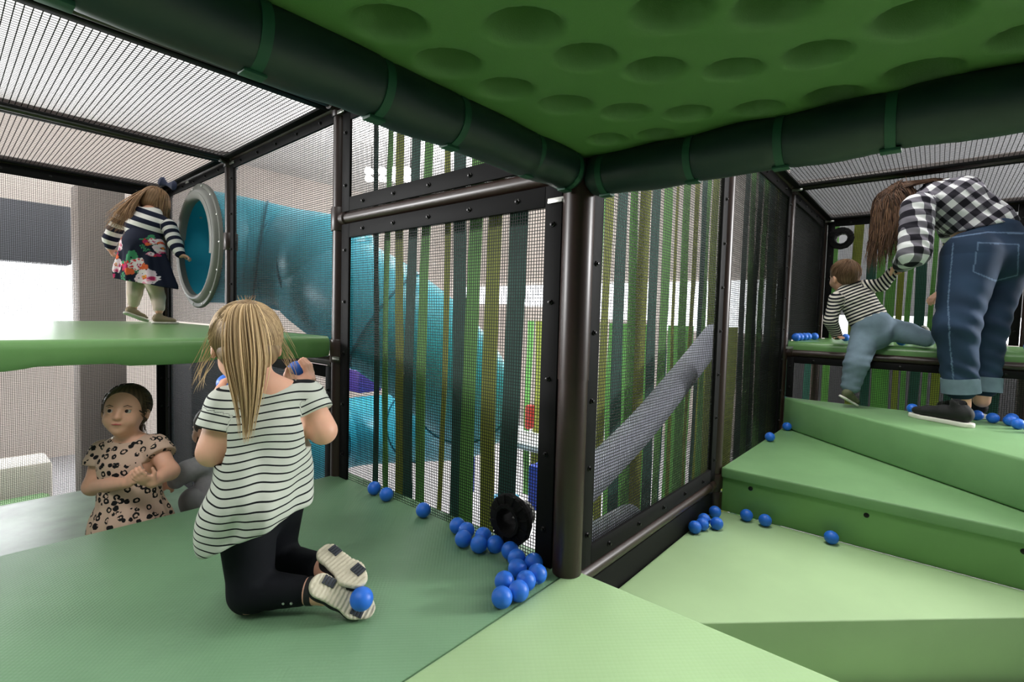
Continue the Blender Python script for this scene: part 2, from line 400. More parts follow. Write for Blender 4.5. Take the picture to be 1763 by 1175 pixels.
FA, FB = (0, -1, 0), (1, 0, 0)
g = 0.036
panel('big netting panel between the corner post and the next post left', (-L+g, 0, 0.0), X, Zv, L-g-0.045, ZR-0.026, 'lrt', facing=FA, hole=((-0.196, 0, 0.103), 0.074))
panel('short netting panel over the shiny brown bar, left of the corner post', (-L+g, 0, ZR+0.026), X, Zv, L-g-0.045, ZT-ZR-0.052, 'lrtb', facing=FA)
panel('netting panel right of the tunnel mouth with the cyan slide behind it', (-2*L+g, 0, 0.56), X, Zv, L-2*g, ZT-0.025-0.56, 'lt', sw=0.045, facing=FA)
panel('netting panel below the raised deck behind the ponytail girl', (-2*L+g, 0, ZL), X, Zv, L-2*g, 0.475-ZL, 'lrt', sw=0.05, facing=FA)
panel('netting panel around the round tunnel mouth', (-3*L+g, 0, 0.62), X, Zv, L-2*g, ZT-0.025-0.62, 'lt', sw=0.045, facing=FA, hole=((-2.955, 0, 1.125), 0.39))
panel('netting panel in the shade below the tunnel mouth', (-3*L+g, 0, ZL), X, Zv, L-2*g, 0.5-ZL, 'lr', sw=0.05, facing=FA)
for j, lab in ((0, 'left netting wall behind the child in the flowered dress'), (1, 'left netting wall at the left edge of the photo, above the raised deck')):
    panel(lab, (-3*L, -(j+1)*L+0.01, 0.615), Y, Zv, L-0.03, ZT-0.025-0.615, 'tr' if j == 0 else 't', sw=0.06, facing=FB)
for j, lab in ((0, 'left netting wall below the raised deck behind the leopard dress'), (1, 'left netting wall at the left edge, below the raised deck')):
    panel(lab, (-3*L, -(j+1)*L+0.01, ZL+0.003), Y, Zv, L-0.03, 0.50-ZL, 'r' if j == 0 else '', facing=FB)
panel('netting panel right of the corner post with ribbons and a lilac bar behind', (0, 0.045, -0.008), Y, Zv, L-g-0.045, ZT-0.03, 'lrtb', facing=FB)
panel('second netting panel right of the corner post, behind the stairs', (0, L+g, 0.0), Y, Zv, L-2*g, ZT-0.03, 'rt', facing=FB, dep=0.0009)
panel('farthest netting panel of the right wall, above the raised deck', (0, 2*L+g, ZD+0.005), Y, Zv, L-2*g, ZT-0.03-ZD, 'lrt', facing=FB, dep=0.0011)
panel('back netting wall with wide ribbons behind the toddler', (0.035, 3*L, ZD+0.005), X, Zv, L-0.07, ZT-0.03-ZD, 'lrt', facing=FA, sw=0.05, hole=((0.132, 3*L, 1.426), 0.084))
panel('dark netting panel under the front of the right raised deck', (0.035, 2*L+0.002, 0.25), X, Zv, L-0.07, 0.262, 'lrt', facing=FA, sw=0.04)
panel('right side netting panel behind the woman', (L, 2*L+g, ZD+0.005), Y, Zv, L-2*g, ZT-0.03-ZD, 'lrt', facing=(-1, 0, 0))
# ceiling nets
for i, j, lab in [(-3, -1, 'netting ceiling bay above the child in the flowered dress'), (-3, -2, 'netting ceiling bay at the left edge, farther bay'),
                  (-2, -1, 'netting ceiling bay next to the padded beam on the left'), (-2, -2, 'netting ceiling bay in the top left corner'),
                  (0, 1.0, 'netting ceiling bay between the right padded beam and the dark bar'), (0, 2, 'netting ceiling bay above the toddler'), (-1, -1, 'netting ceiling bay hidden behind the left padded beam')]:
    panel(lab, (i*L+0.03, j*L+0.03, ZT-0.005), X, Y, L-0.06, L-0.06, 'lrtb', sw=0.035, facing=(0, 0, -1), name='netting_ceiling', bolts=False, pitch=0.0185, th=0.0030, dep=0.0007)
panel('narrow netting ceiling bay beyond the right edge post', (L+0.02, L+0.03, ZT-0.005), X, Y, 0.3, 2*L-0.06, 'l', sw=0.03, facing=(0, 0, -1), name='netting_ceiling', bolts=False, pitch=0.0185, th=0.0030, dep=0.0007)

simple('kick_board', MB().box((-0.03, 0.05, -0.62), (0.009, L-.04, -0.065)), M_FRAME, 'black board below the bottom bar of the right hand netting', 'board')

# padded beams
def pad(a, b, label, straps):
    a, b = Vector(a), Vector(b); d = (b-a).normalized(); Ln = (b-a).length; r = 0.054
    t = thing('padded_beam', label, 'padded beam', a-Vector((0, 0, r)), 'dark green padded beams under the upper deck')
    n = 160; pts = []; rr = []
    for i in range(n+1):
        s = Ln*i/n; near = min(abs(s-q) for q in straps)
        e = min(1, math.sqrt(max(0.0, 1-(1-min(s/0.045, 1))**2)))*0.35+0.65 if s < 0.045 else 1
        pinch = 0.0035*math.exp(-(near/0.012)**2)
        pts.append(a+d*s+Vector((0, 0, 0.002*math.sin(s*21)))); rr.append((r-pinch+0.0012*math.sin(s*33+2))*e)
    MB().tube(pts, rr, 40).build('cover', M_PAD, t, angle=70)
    for q in straps:
        rs = r-0.0025
        MB().lathe(a+d*q, d, [(-0.008, rs-0.004), (-0.008, rs+0.0015), (0.008, rs+0.0015), (0.008, rs-0.004)], 40).build('strap', M_STRAP, t)
        MB().quadbox(a+d*q+Vector((0, 0, -rs-0.002)), d*0.016, d.cross(Zv)*0.012, Zv*0.003).build('buckle', M_STRAP, t, bevel=0.001)
    return t
pad((0, -0.035, 1.106), (0, -1.5, 1.106), 'dark green padded beam running to the upper left from the corner post', [0.035, 0.195, 0.437, 0.612, 0.812, 1.02])
pad((0.035, 0, 1.095), (1.5, 0, 1.095), 'dark green padded beam running to the right from the corner post', [0.05, 0.276, 0.46, 0.64, 0.84, 1.04])

# round black ball ports
def port(c, n_, r, label):
    t = thing('ball_port', label, 'ball port', Vector(c)-Vector((0, 0, r)), 'round ball ports in the netting')
    c, ax = Vector(c), Vector(n_)
    MB().lathe(c, ax, [(0.0, r), (0.012, r), (0.02, r*0.95), (0.022, r*0.66), (0.03, r*0.62), (0.03, r*0.5), (0.0, r*0.46), (-0.05, r*0.45), (-0.05, r*0.55), (-0.0, r*0.62)], 12, closed=True).build('flange', M_FRAME, t, angle=25)
    MB().lathe(c-ax*0.03, ax, [(-0.035, r*0.42), (-0.035, r*0.5), (0.0, r*0.5), (0.0, r*0.46), (-0.033, r*0.42)], 24, closed=True).build('tube', M_GREY, t)
    up = Vector((0, 0, 1)); sd = ax.cross(up)
    for k in range(12):
        a = (k+0.5)/12*2*math.pi; dd = sd*math.cos(a)+up*math.sin(a)
        MB().bar(c+dd*r*0.64+ax*0.022, c+dd*r*0.97+ax*0.018, 0.007, 0.008, ax).build('rib', M_FRAME, t, bevel=0.001)
port((-0.196, -0.012, 0.103), (0, -1, 0), 0.079, 'round black ball port low in the netting beside the corner post')
port((0.132, 3*L-0.012, 1.426), (0, -1, 0), 0.09, 'round black ball port high in the back netting above the toddler')

# tunnel mouth and slide
def catmull(P, n=12):
    P = [Vector(p) for p in P]; out = []
    for i in range(len(P)-1):
        p0, p1, p2, p3 = P[max(i-1, 0)], P[i], P[i+1], P[min(i+2, len(P)-1)]
        for k in range(n):
            t = k/n; out.append(0.5*((2*p1)+(p2-p0)*t+(2*p0-5*p1+4*p2-p3)*t*t+(3*p1-p0-3*p2+p3)*t*t*t))
    out.append(P[-1]); return out
TC = Vector((-2.955, 0, 1.125))
sl = thing('tube_slide', 'cyan plastic tube slide curling down behind the netting, grey ring round its mouth', 'slide', (-2.2, 0.8, -0.9))
path = catmull([TC+Vector((0, 0.0, 0)), TC+Vector((0, 0.25, 0)), (-2.80, 0.52, 1.08), (-2.40, 0.62, 1.0), on(560, 480, 1, 0.62), on(650, 540, 1, 0.72), on(740, 610, 1, 1.0), on(800, 680, 1, 1.45), on(790, 720, 1, 1.95),
                on(700, 735, 1, 2.1), on(600, 745, 1, 1.75), on(520, 770, 1, 1.2), on(440, 800, 1, 1.0)], 10)
ms = MB().tube(path, 0.37, 40, cap=False).build('tube', M_SLIDE, sl, angle=60)
so = ms.modifiers.new('thickness', 'SOLIDIFY'); so.thickness = 0.012; so.offset = -1
for k in (14, 34, 52, 70, 88, 106):
    if k < len(path)-1:
        d = (path[k+1]-path[k-1]).normalized()
        MB().lathe(path[k], d, [(-0.006, 0.368), (-0.006, 0.383), (0.006, 0.383), (0.006, 0.368)], 40).build('seam_flange', mat('cyan_flange', (24, 120, 140), 0.3), sl)
fl = MB().lathe(TC, (0, -1, 0), [(0.0, 0.405), (0.014, 0.405), (0.02, 0.398), (0.016, 0.375), (0.03, 0.365), (0.044, 0.348), (0.044, 0.335), (0.034, 0.322), (0.0, 0.322)], 64, closed=True).build('mouth_ring', M_GREY, sl, angle=50)
g2 = MB(); pr = [(0.0, 0.300), (0.035, 0.300), (0.048, 0.310), (0.052, 0.325), (0.046, 0.345), (0.0, 0.345)]
n0 = 36; m0 = len(pr)
for i in range(n0+1):
    a = math.radians(-12+180*i/n0)
    for (h, r_) in pr: g2.v.append(TC+Vector((math.cos(a)*r_, -h, math.sin(a)*r_)))
for i in range(n0):
    for k in range(m0):
        k2 = (k+1) % m0; g2.f.append((i*m0+k, i*m0+k2, (i+1)*m0+k2, (i+1)*m0+k))
g2.f.append(tuple(range(m0))); g2.f.append(tuple(n0*m0+k for k in range(m0)))
g2.build('edge_guard', M_GREY, sl, angle=50)
for k in range(14):
    a = k/14*2*math.pi
    MB().lathe(TC+Vector((math.cos(a)*0.388, -0.018, math.sin(a)*0.388)), (0, -1, 0), [(0, 0.008), (0.004, 0.007), (0.006, 0)], 8).build('bolt', M_ZINC, sl)
for (px, py) in ((394, 0), ):
    pass
for a in (60, 100, 140, 250, 275):
    a = math.radians(a)
    MB().lathe(TC+Vector((math.cos(a)*0.362, 0.09, math.sin(a)*0.362)), (-math.cos(a), 0, -math.sin(a)), [(0, 0.01), (0.004, 0.009), (0.007, 0)], 8).build('rivet', M_ZINC, sl)

# ------------------------------------------------------------------ ribbons behind the netting
def ribbon(a, b, m, label, group, z0=-1.0, z1=1.75, seed=0, axis='x', off=0.1):
    rnd = random.Random(seed); n = 26; mb = MB(); ph = rnd.uniform(0, 6); w = b-a
    for i in range(n+1):
        t = i/n; z = z0+(z1-z0)*t; tw = 0.06*math.sin(t*5+ph); sh = 0.006*math.sin(t*7+ph)
        ww = w*(1+0.05*math.sin(t*9+ph*2)); c = (a+b)/2+sh
        for s in (-1, 1):
            for q in (-1, 1):
                u = c+s*ww/2; d = off+s*ww/2*tw+q*0.0008+0.008*math.sin(t*6+ph)
                mb.v.append(Vector((u, d, z)) if axis == 'x' else Vector((-d, u, z)))
    for i in range(n):
        k = i*4
        for (p, q) in ((0, 1), (1, 3), (3, 2), (2, 0)): mb.f.append((k+p, k+q, k+4+q, k+4+p))
    mb.f.append((0, 1, 3, 2)); mb.f.append((n*4, n*4+2, n*4+3, n*4+1))
    o = mb.build('hanging_ribbon', m, None, angle=50, recentre=True)
    return tag(o, label, 'ribbon', group)
CN = {'t': (M_TEAL, 'dark teal'), 'g': (M_GREEN, 'bright green'), 'o': (M_OLIVE, 'olive yellow')}
ORD = ['first', 'second', 'third', 'fourth', 'fifth', 'sixth', 'seventh', 'eighth', 'ninth', 'tenth', 'eleventh', 'twelfth', 'thirteenth', 'fourteenth', 'fifteenth', 'sixteenth', 'seventeenth', 'eighteenth', 'nineteenth', 'twentieth', 'twenty first', 'twenty second', 'twenty third', 'twenty fourth', 'twenty fifth', 'twenty sixth']
A = [(-1.114, -1.08, 't'), (-1.027, -.989, 'g'), (-.951, -.898, 'o'), (-.876, -.815, 't'), (-.794, -.739, 'g'), (-.668, -.64, 'o'), (-.608, -.545, 't'), (-.534, -.465, 'g'), (-.433, -.367, 'o'), (-.349, -.268, 't')]
for i, (a, b, c) in enumerate(A):
    ribbon(a, b, CN[c][0], f'{CN[c][1]} ribbon left of the corner post, {ORD[i]} counted from the left', 'ribbons behind the netting left of the corner post', seed=i)
B = [(.50, .545, 'g'), (.555, .60, 'g'), (.61, .642, 'g'), (.649, .714, 'o'), (.756, .854, 't'), (.872, .945, 'g'), (.955, 1.08, 'o'), (1.091, 1.19, 't'), (1.213, 1.296, 'g'), (1.371, 1.409, 'o'), (1.462, 1.572, 'g'), (1.601, 1.66, 'o'), (1.72, 1.783, 't'), (1.799, 1.881, 'g'),
     (1.90, 2.03, 'o'), (2.05, 2.16, 't'), (2.18, 2.29, 'g'), (2.31, 2.44, 't'), (2.46, 2.60, 'g'), (2.62, 2.76, 't'), (2.80, 2.93, 'o'), (2.95, 3.10, 't'), (3.14, 3.30, 'g'), (3.32, 3.5, 't')]
for i, (a, b, c) in enumerate(B):
    ribbon(a, b, CN[c][0], f'{CN[c][1]} ribbon right of the corner post, {ORD[i]} counted from the left', 'ribbons behind the netting right of the corner post', seed=20+i, axis='y', off=0.3 if a < 2.0 else 0.16)
D = [(-.10, -.02, 't'), (.045, .095, 'g'), (.204, .268, 'o'), (.304, .365, 't'), (.375, .43, 'g'), (.437, .497, 'g'), (.51, .55, 'o'), (.565, .60, 'g'), (.613, .675, 't'), (.70, .73, 'g'), (.75, .80, 'o'), (.82, .88, 't'), (.90, .96, 'g'), (.975, 1.03, 'o'), (1.05, 1.12, 't')]
for i, (a, b, c) in enumerate(D):
    ribbon(a, b, CN[c][0], f'{CN[c][1]} ribbon behind the back netting wall, {ORD[i]} from the left', 'ribbons behind the back netting wall', seed=50+i, axis='x', off=3*L+0.1, z1=1.59)
# a second curtain of ribbons farther away, reaching only half way up
k = 0; x = -2.75
rnd = random.Random(5)
while x < -0.25 and k < 20:
    w = rnd.uniform(0.05, 0.11); c = 'gotggo'[k % 6]
    ribbon(x, x+w, CN[c][0], f'{CN[c][1]} short ribbon in the far curtain, {ORD[k]} from the left', 'far half height ribbons', z0=-1.3, z1=0.68, seed=80+k, axis='x', off=3.2)
    x += w+rnd.uniform(0.01, 0.05); k += 1
# lilac padded bars behind the right hand netting
o = MB().tube(catmull([(-0.15, 0.14, 0.07), (-0.15, 0.33, 0.14), (-0.15, 0.75, 0.28), (-0.15, 1.22, 0.48), (-0.15, 1.6, 0.655)], 8), 0.062, 24).build('padded_bar', M_LILAC, None, recentre=True)
tag(o, 'lilac grey padded bar slanting upwards behind the netting', 'padded bar')
o = MB().tube(catmull([(-0.20, 0.24, -0.12), (-0.2, 0.4, -0.125), (-0.2, 0.72, -0.13), (-0.2, 0.78, -0.135), (-0.2, 0.80, -0.14)], 6), [0.06]*13+[0.06]*7+[0.057, 0.052, 0.045, 0.03, 0.008], 24).build('padded_bar', M_LILAC, None, recentre=True)
tag(o, 'lilac grey rounded bar end low behind the netting beside the corner post', 'padded bar')
# ------------------------------------------------------------------ the hall around the play frame
def struct(name, mb, m, **k):
    o = mb.build(name, m, None, **k); o['kind'] = 'structure'; return o
M_HWALL = mat('off_white_plaster', (208, 198, 190), 0.8)
M_HCEIL = mat('white_ceiling', (218, 216, 214), 0.8, noise=0.12, nscale=0.7)
M_HFLOOR = mat('pale_floor', (168, 168, 170), 0.35, noise=0.05, nscale=1.5)
M_GLASSLIT = mat('daylit_glass', (255, 255, 255), 0.2, emit=(245, 250, 255), estr=3.0)
FZ = -2.0; CZ = 3.9
struct('floor', MB().box((-11, -9, FZ-.1), (9, 10, FZ)), M_HFLOOR)
struct('ceiling', MB().box((-11, -9, CZ), (9, 10, CZ+.1)), M_HCEIL)
struct('wall_left', MB().box((-11.1, -9, FZ), (-11, 10, CZ)), M_HWALL)
struct('wall_back', MB().box((-11, 10, FZ), (9, 10.1, CZ)), M_HWALL)
n = 1
for (x0, x1, z0) in [(-10.8, -9.0, 1.1), (-8.8, -7.2, 1.05), (-7.0, -4.4, .72), (-4.1, -1.2, .50), (-0.9, 2.2, .50)]:
    struct('window_%d' % n, MB().box((x0, 9.93, z0), (x1, 9.99, 1.62)), M_GLASSLIT); n += 1
struct('window_%d' % n, MB().box((-10.98, -3.4, 0.35), (-10.9, 0.9, 1.5)), M_GLASSLIT); n += 1
def hbox(name, a, b, m, label, cat, bevel=0.01):
    return simple(name, MB().box(a, b), m, label, cat, bevel=bevel)
M_COLUMN = mat('grey_column_paint', (104, 96, 90), 0.8)
M_SHUT = mat('grey_shutter', (104, 104, 106), 0.7)
M_CAB = mat('dark_grey_shutter', (62, 62, 66), 0.7)
hbox('hall_column', (-7.2, -0.06, FZ), (-6.8, 0.38, 2.12), M_COLUMN, 'grey square column of the hall behind the flowered dress', 'column')
q0, q1 = on(122, 357, 0, -8.2), on(122, 456, 0, -8.2)
hbox('wall_cabinet', (-8.6, -3.2, q1.z), (-8.2, q0.y, q0.z), mat('slate_grey_paint', (84, 86, 92), .7), 'long dark grey hanging shutter box at the left edge above the bright window', 'cabinet')
hbox('climbing_block', (-7.6, -2.8, FZ), (-6.9, -0.25, -1.62), M_STEP, 'low green foam block beyond the left netting wall', 'foam block', bevel=0.08)
hbox('foam_bench', (-8.4, -2.8, FZ), (-7.8, -0.2, -1.3), mat('cream_vinyl', (214, 210, 198), 0.6), 'cream coloured bench behind the green foam block', 'bench', bevel=0.05)
hbox('display_cabinet', (-6.2, 0.6, FZ), (-5.2, 1.9, 0.42), M_CAB, 'dark cabinet standing beyond the netting under the tunnel mouth', 'cabinet', bevel=0.02)
# blurred things of the play hall seen low through the big netting panel
M_BLUE = mat('royal_blue_vinyl', (30, 70, 190), 0.5); M_WHITE = mat('white_vinyl', (232, 234, 236), 0.5); M_AQUA = mat('light_blue_vinyl', (96, 176, 214), 0.5); M_RED = mat('red_vinyl', (206, 60, 48), 0.5); M_PURPLE = mat('purple_vinyl', (84, 60, 150), 0.5)
for nm, px, py, t, sx, sy, sz, m, lab, cat in [
    ('foam_block', 930, 835, 4.6, .09, .2, .34, M_BLUE, 'royal blue foam block seen low right through the big netting panel', 'foam block'),
    ('foam_block', 798, 820, 5.0, .08, .2, .32, M_BLUE, 'narrow blue foam block behind the third olive ribbon', 'foam block'),
    ('foam_block', 868, 880, 4.8, .16, .2, .26, M_AQUA, 'light blue foam block behind the ball port', 'foam block'),
    ('foam_block', 700, 900, 5.2, .3, .2, .3, M_WHITE, 'white foam block low behind the lone ball', 'foam block'),
    ('foam_block', 625, 655, 5.6, .25, .25, .2, M_PURPLE, 'purple foam block beyond the slide', 'foam block'),
    ('play_table', 905, 755, 5.4, .7, .5, .06, M_WHITE, 'white table top beyond the slide, right of the dark ribbon', 'table'),
    ('foam_block', 912, 718, 5.4, .06, .08, .22, M_RED, 'small red foam piece standing on the white table', 'foam block')]:
    c = at(px, py, t); hbox(nm, c-Vector((sx, sy, sz))*0.6, c+Vector((sx, sy, sz))*0.6, m, lab, cat, bevel=0.02)
# lamps of the hall: a cluster of spotlights seen through the upper netting
M_LAMP = mat('lamp_glow', (255, 255, 250), 0.3, emit=(255, 250, 240), estr=14.0)
k = 0
for j, py in enumerate((295, 308)):
    for i, px in enumerate((636, 660, 682, 703)):
        c = on(px, py, 1, 4.3+.35*j); o = MB().lathe(c, (0, -1, 0.0), [(0.06, 0.0), (0.06, 0.07), (0.0, 0.07), (-0.08, 0.04), (-0.08, 0.0)], 16).build('lamp_head', M_LAMP, None); root = thing('spotlight', '', '', c); o.parent = root; o.matrix_parent_inverse = Matrix.Translation(-c)
        MB().tube([c+Vector((0, .05, .06)), (c.x, c.y+.05, CZ)], .006, 8).build('stem', M_FRAME, root)
        tag(root, 'glowing spotlight of the hall seen through the short upper netting, %s of the %s row' % (ORD[i], ('upper', 'lower')[j]), 'lamp', 'hall spotlights')
hbox('roller_shutter', (-0.9, 6.6, 0.86), (4.2, 6.7, 3.0), M_SHUT, 'grey roller shutter hanging behind the back netting wall above the toddler', 'shutter')
hbox('low_wall', (-1.2, 6.8, FZ), (4.5, 6.9, 0.45), mat('charcoal_paint', (26, 26, 28), .8), 'dark low wall far behind the right raised deck', 'wall')
# ------------------------------------------------------------------ people: each body is one continuous surface grown round its joints
def nrm(v):
    v = np.asarray(v, float); return v/np.linalg.norm(v)
def perp(r, ax):
    r = np.asarray(r, float); ax = nrm(ax); r = r-ax*(r@ax); return nrm(r)

class Blob:
    """smooth union of tapered limbs and rounded masses, meshed with surface nets"""
    def __init__(s, h=0.0035): s.h = h; s.ops = []
    def add(s, fn, lo, hi, k, uid=0, sub=False, par=None): s.ops.append((fn, np.array(lo, float), np.array(hi, float), k, uid, sub, par)); return s
    def cone(s, a, b, ra, rb, k=0.02, uid=0, sub=False):
        a, b = np.array(a, float), np.array(b, float); d = b-a; L2 = max(d@d, 1e-9); R_ = max(ra, rb)
        def f(P):
            q = P-a; t = np.clip((q@d)/L2, 0, 1); return np.linalg.norm(q-t[..., None]*d, axis=-1)-(ra+(rb-ra)*t)
        def par(P):
            q = P-a; ln = math.sqrt(L2); ax = d/ln; side = perp((0.3, 0.5, 0.81) if abs(ax[2]) < 0.8 else (1, 0.2, 0), ax); o = np.cross(ax, side)
            return np.stack([q@ax, np.arctan2(q@o, q@side)*(ra+rb)/2], -1)
        return s.add(f, np.minimum(a, b)-R_, np.maximum(a, b)+R_, k, uid, sub, par)
    def limb(s, pts, rad, k=0.02, uid=0):
        for i in range(len(pts)-1): s.cone(pts[i], pts[i+1], rad[i], rad[i+1], k, uid)
        return s
    def ell(s, c, r, axes=None, k=0.02, uid=0, sub=False):
        c = np.array(c, float); r = np.array(r, float); A = np.eye(3) if axes is None else np.array(axes, float)
        def f(P):
            q = (P-c)@A.T; k0 = np.linalg.norm(q/r, axis=-1); k1 = np.linalg.norm(q/(r*r), axis=-1); return k0*(k0-1)/np.maximum(k1, 1e-6)
        m = r.max()
        def par(P): q = (P-c)@A.T; return np.stack([-q[..., 2], np.arctan2(q[..., 1], q[..., 0])*r[0]], -1)
        return s.add(f, c-m, c+m, k, uid, sub, par)
    def loft(s, secs, k=0.02, uid=0, s0=0.0):
        """secs: (centre, half width, half depth, right vector)"""
        acc = s0
        for (c0, w0, d0, r0), (c1, w1, d1, r1) in zip(secs[:-1], secs[1:]):
            c0, c1 = np.array(c0, float), np.array(c1, float); d = c1-c0; ln = np.linalg.norm(d); ax = d/ln
            ra, rb = perp(r0, ax), perp(r1, ax); m = max(w0, w1, d0, d1)
            def f(P, c0=c0, ax=ax, ln=ln, ra=ra, rb=rb, w0=w0, w1=w1, d0=d0, d1=d1):
                q = P-c0; h = q@ax; t = np.clip(h/ln, 0, 1); hh = h-t*ln
                rr = ra*(1-t[..., None])+rb*t[..., None]; rr /= np.linalg.norm(rr, axis=-1, keepdims=True); fr = np.cross(ax, rr)
                u = (q*rr).sum(-1); v = (q*fr).sum(-1); w = w0+(w1-w0)*t; dd = d0+(d1-d0)*t; mn = np.minimum(w, dd)
                k0 = np.sqrt((u/w)**2+(v/dd)**2+(hh/mn)**2); k1 = np.sqrt((u/w**2)**2+(v/dd**2)**2+(hh/mn**2)**2)
                return k0*(k0-1)/np.maximum(k1, 1e-6)
            def par(P, c0=c0, ax=ax, ra=ra, acc=acc, w0=w0, w1=w1):
                q = P-c0; fr = np.cross(ax, ra); return np.stack([acc+q@ax, np.arctan2(q@fr, q@ra)*(w0+w1)/2*0.85], -1)
            s.add(f, np.minimum(c0, c1)-m, np.maximum(c0, c1)+m, k, uid, False, par); acc += ln
        return s
    def plane(s, p, n, k=0.004):
        """cut away everything on the side n points to"""
        p = np.array(p, float); n = nrm(n)
        s.ops.append((lambda P: (P-p)@n, None, None, k, -1, 'cut', None)); return s
    def warp(s, fn): s.w = fn; return s
    def mesh(s, wrap=None):
        h = s.h; los = [o[1] for o in s.ops if o[1] is not None and not o[5]]; his = [o[2] for o in s.ops if o[2] is not None and not o[5]]
        lo = np.min(los, 0)-3*h; hi = np.max(his, 0)+3*h; n = np.ceil((hi-lo)/h).astype(int)+1
        F = np.full(n, 0.08, np.float32)
        ax = [lo[i]+h*np.arange(n[i]) for i in range(3)]
        for fn, a, b, k, uid, sub, par in s.ops:
            if a is None: sl = (slice(None),)*3
            else:
                i0 = np.clip(np.floor((a-k-2.5*h-lo)/h).astype(int), 0, n); i1 = np.clip(np.ceil((b+k+2.5*h-lo)/h).astype(int)+1, 0, n); sl = tuple(slice(x, y) for x, y in zip(i0, i1))
                if any(x >= y for x, y in zip(i0, i1)): continue
            G = np.stack(np.meshgrid(*[ax[i][sl[i]] for i in range(3)], indexing='ij'), -1)
            if wrap is not None and sub is False: G = wrap(G)
            D = fn(G).astype(np.float32); A = F[sl]
            if sub: D = D if sub == 'cut' else -D; hh = np.maximum(k-np.abs(A-D), 0)/k; F[sl] = np.maximum(A, D)+hh*hh*k/4
            else: hh = np.maximum(k-np.abs(A-D), 0)/k; F[sl] = np.minimum(A, D)-hh*hh*k/4
        S = F < 0; m = n-1; cnt = np.zeros(m, np.uint8); c8 = [(i, j, l) for i in (0, 1) for j in (0, 1) for l in (0, 1)]
        for i, j, l in c8: cnt += S[i:i+m[0], j:j+m[1], l:l+m[2]]
        I = np.argwhere((cnt > 0) & (cnt < 8)); idx = -np.ones(m, np.int64); idx[tuple(I.T)] = np.arange(len(I))
        vals = {c: F[I[:, 0]+c[0], I[:, 1]+c[1], I[:, 2]+c[2]] for c in c8}
        acc = np.zeros((len(I), 3)); num = np.zeros(len(I))
        for c in c8:
            for a_ in range(3):
                if c[a_] == 0:
                    d = list(c); d[a_] = 1; d = tuple(d); v0, v1 = vals[c], vals[d]; cr = (v0 < 0) != (v1 < 0)
                    t = np.where(cr, v0/np.where(cr, v0-v1, 1), 0); p = np.tile(np.array(c, float), (len(I), 1)); p[:, a_] += t; acc[cr] += p[cr]; num += cr
        V = lo+h*(I+acc/num[:, None]); Q = []
        for a_ in range(3):
            b_, c_ = (a_+1) % 3, (a_+2) % 3
            s0 = [slice(0, m[i]) for i in range(3)]; s1 = list(s0); s1[a_] = slice(1, m[a_]+1)
            e = S[tuple(s0)] != S[tuple(s1)]; ins = S[tuple(s0)]
            E = np.argwhere(e); E = E[(E[:, b_] > 0) & (E[:, c_] > 0)]; fl = ins[tuple(E.T)]
            o1 = E.copy(); o1[:, b_] -= 1; o2 = o1.copy(); o2[:, c_] -= 1; o3 = E.copy(); o3[:, c_] -= 1
            q = np.stack([idx[tuple(x.T)] for x in (E, o1, o2, o3)], 1); q[~fl] = q[~fl][:, ::-1]; Q.append(q)
        Q = np.concatenate(Q); Q = Q[(Q >= 0).all(1)]
        s.V, s.Q = V, Q; return s
    def nearest(s):
        """for every vertex: uid of the nearest mass and its (along, round) coordinates"""
        best = np.full(len(s.V), 9.0); U = np.zeros(len(s.V), int); C = np.zeros((len(s.V), 2))
        for fn, a, b, k, uid, sub, par in s.ops:
            if sub: continue
            d = fn(s.V); c = d < best; best[c] = d[c]; U[c] = uid
            if par is not None: C[c] = par(s.V)[c]
        return U, C
    def smooth(s, it=1, lam=0.5):
        V = s.V; Q = s.Q
        for _ in range(it):
            acc = np.zeros_like(V); c = np.zeros(len(V))
            for i in range(4):
                a, b = Q[:, i], Q[:, (i+1) % 4]
                np.add.at(acc, a, V[b]); np.add.at(c, a, 1); np.add.at(acc, b, V[a]); np.add.at(c, b, 1)
            V = V+lam*(acc/np.maximum(c, 1)[:, None]-V)
        s.V = V; return s
    def build(s, name, mats, origin, parent=None, matidx=None, coords=None, colors=None):
        me = bpy.data.meshes.new(name); V = (s.V-np.array(origin)).astype(np.float32); Q = s.Q
        me.vertices.add(len(V)); me.vertices.foreach_set('co', V.ravel()); me.loops.add(Q.size); me.loops.foreach_set('vertex_index', Q.ravel().astype(np.int32))
        me.polygons.add(len(Q)); me.polygons.foreach_set('loop_start', np.arange(0, Q.size, 4, dtype=np.int32)); me.polygons.foreach_set('loop_total', np.full(len(Q), 4, np.int32))
        for m in (mats if isinstance(mats, (list, tuple)) else [mats]): me.materials.append(m)
        me.polygons.foreach_set('use_smooth', np.ones(len(Q), bool))
        if matidx is not None: me.polygons.foreach_set('material_index', matidx[Q[:, 0]].astype(np.int32))
        if coords is not None:
            at_ = me.attributes.new('wv', 'FLOAT_VECTOR', 'POINT'); at_.data.foreach_set('vector', np.concatenate([coords, np.zeros((len(V), 1))], 1).astype(np.float32).ravel())
        if colors is not None:
            at_ = me.attributes.new('cl', 'FLOAT_COLOR', 'POINT'); at_.data.foreach_set('color', np.concatenate([colors, np.ones((len(V), 1))], 1).astype(np.float32).ravel())
        me.update(); me.validate()
        o = bpy.data.objects.new(name, me); COL.objects.link(o)
        if parent is None: o.location = origin
        else: o.parent = parent; o.matrix_parent_inverse = Matrix.Identity(4); o.location = (0, 0, 0)
        return o

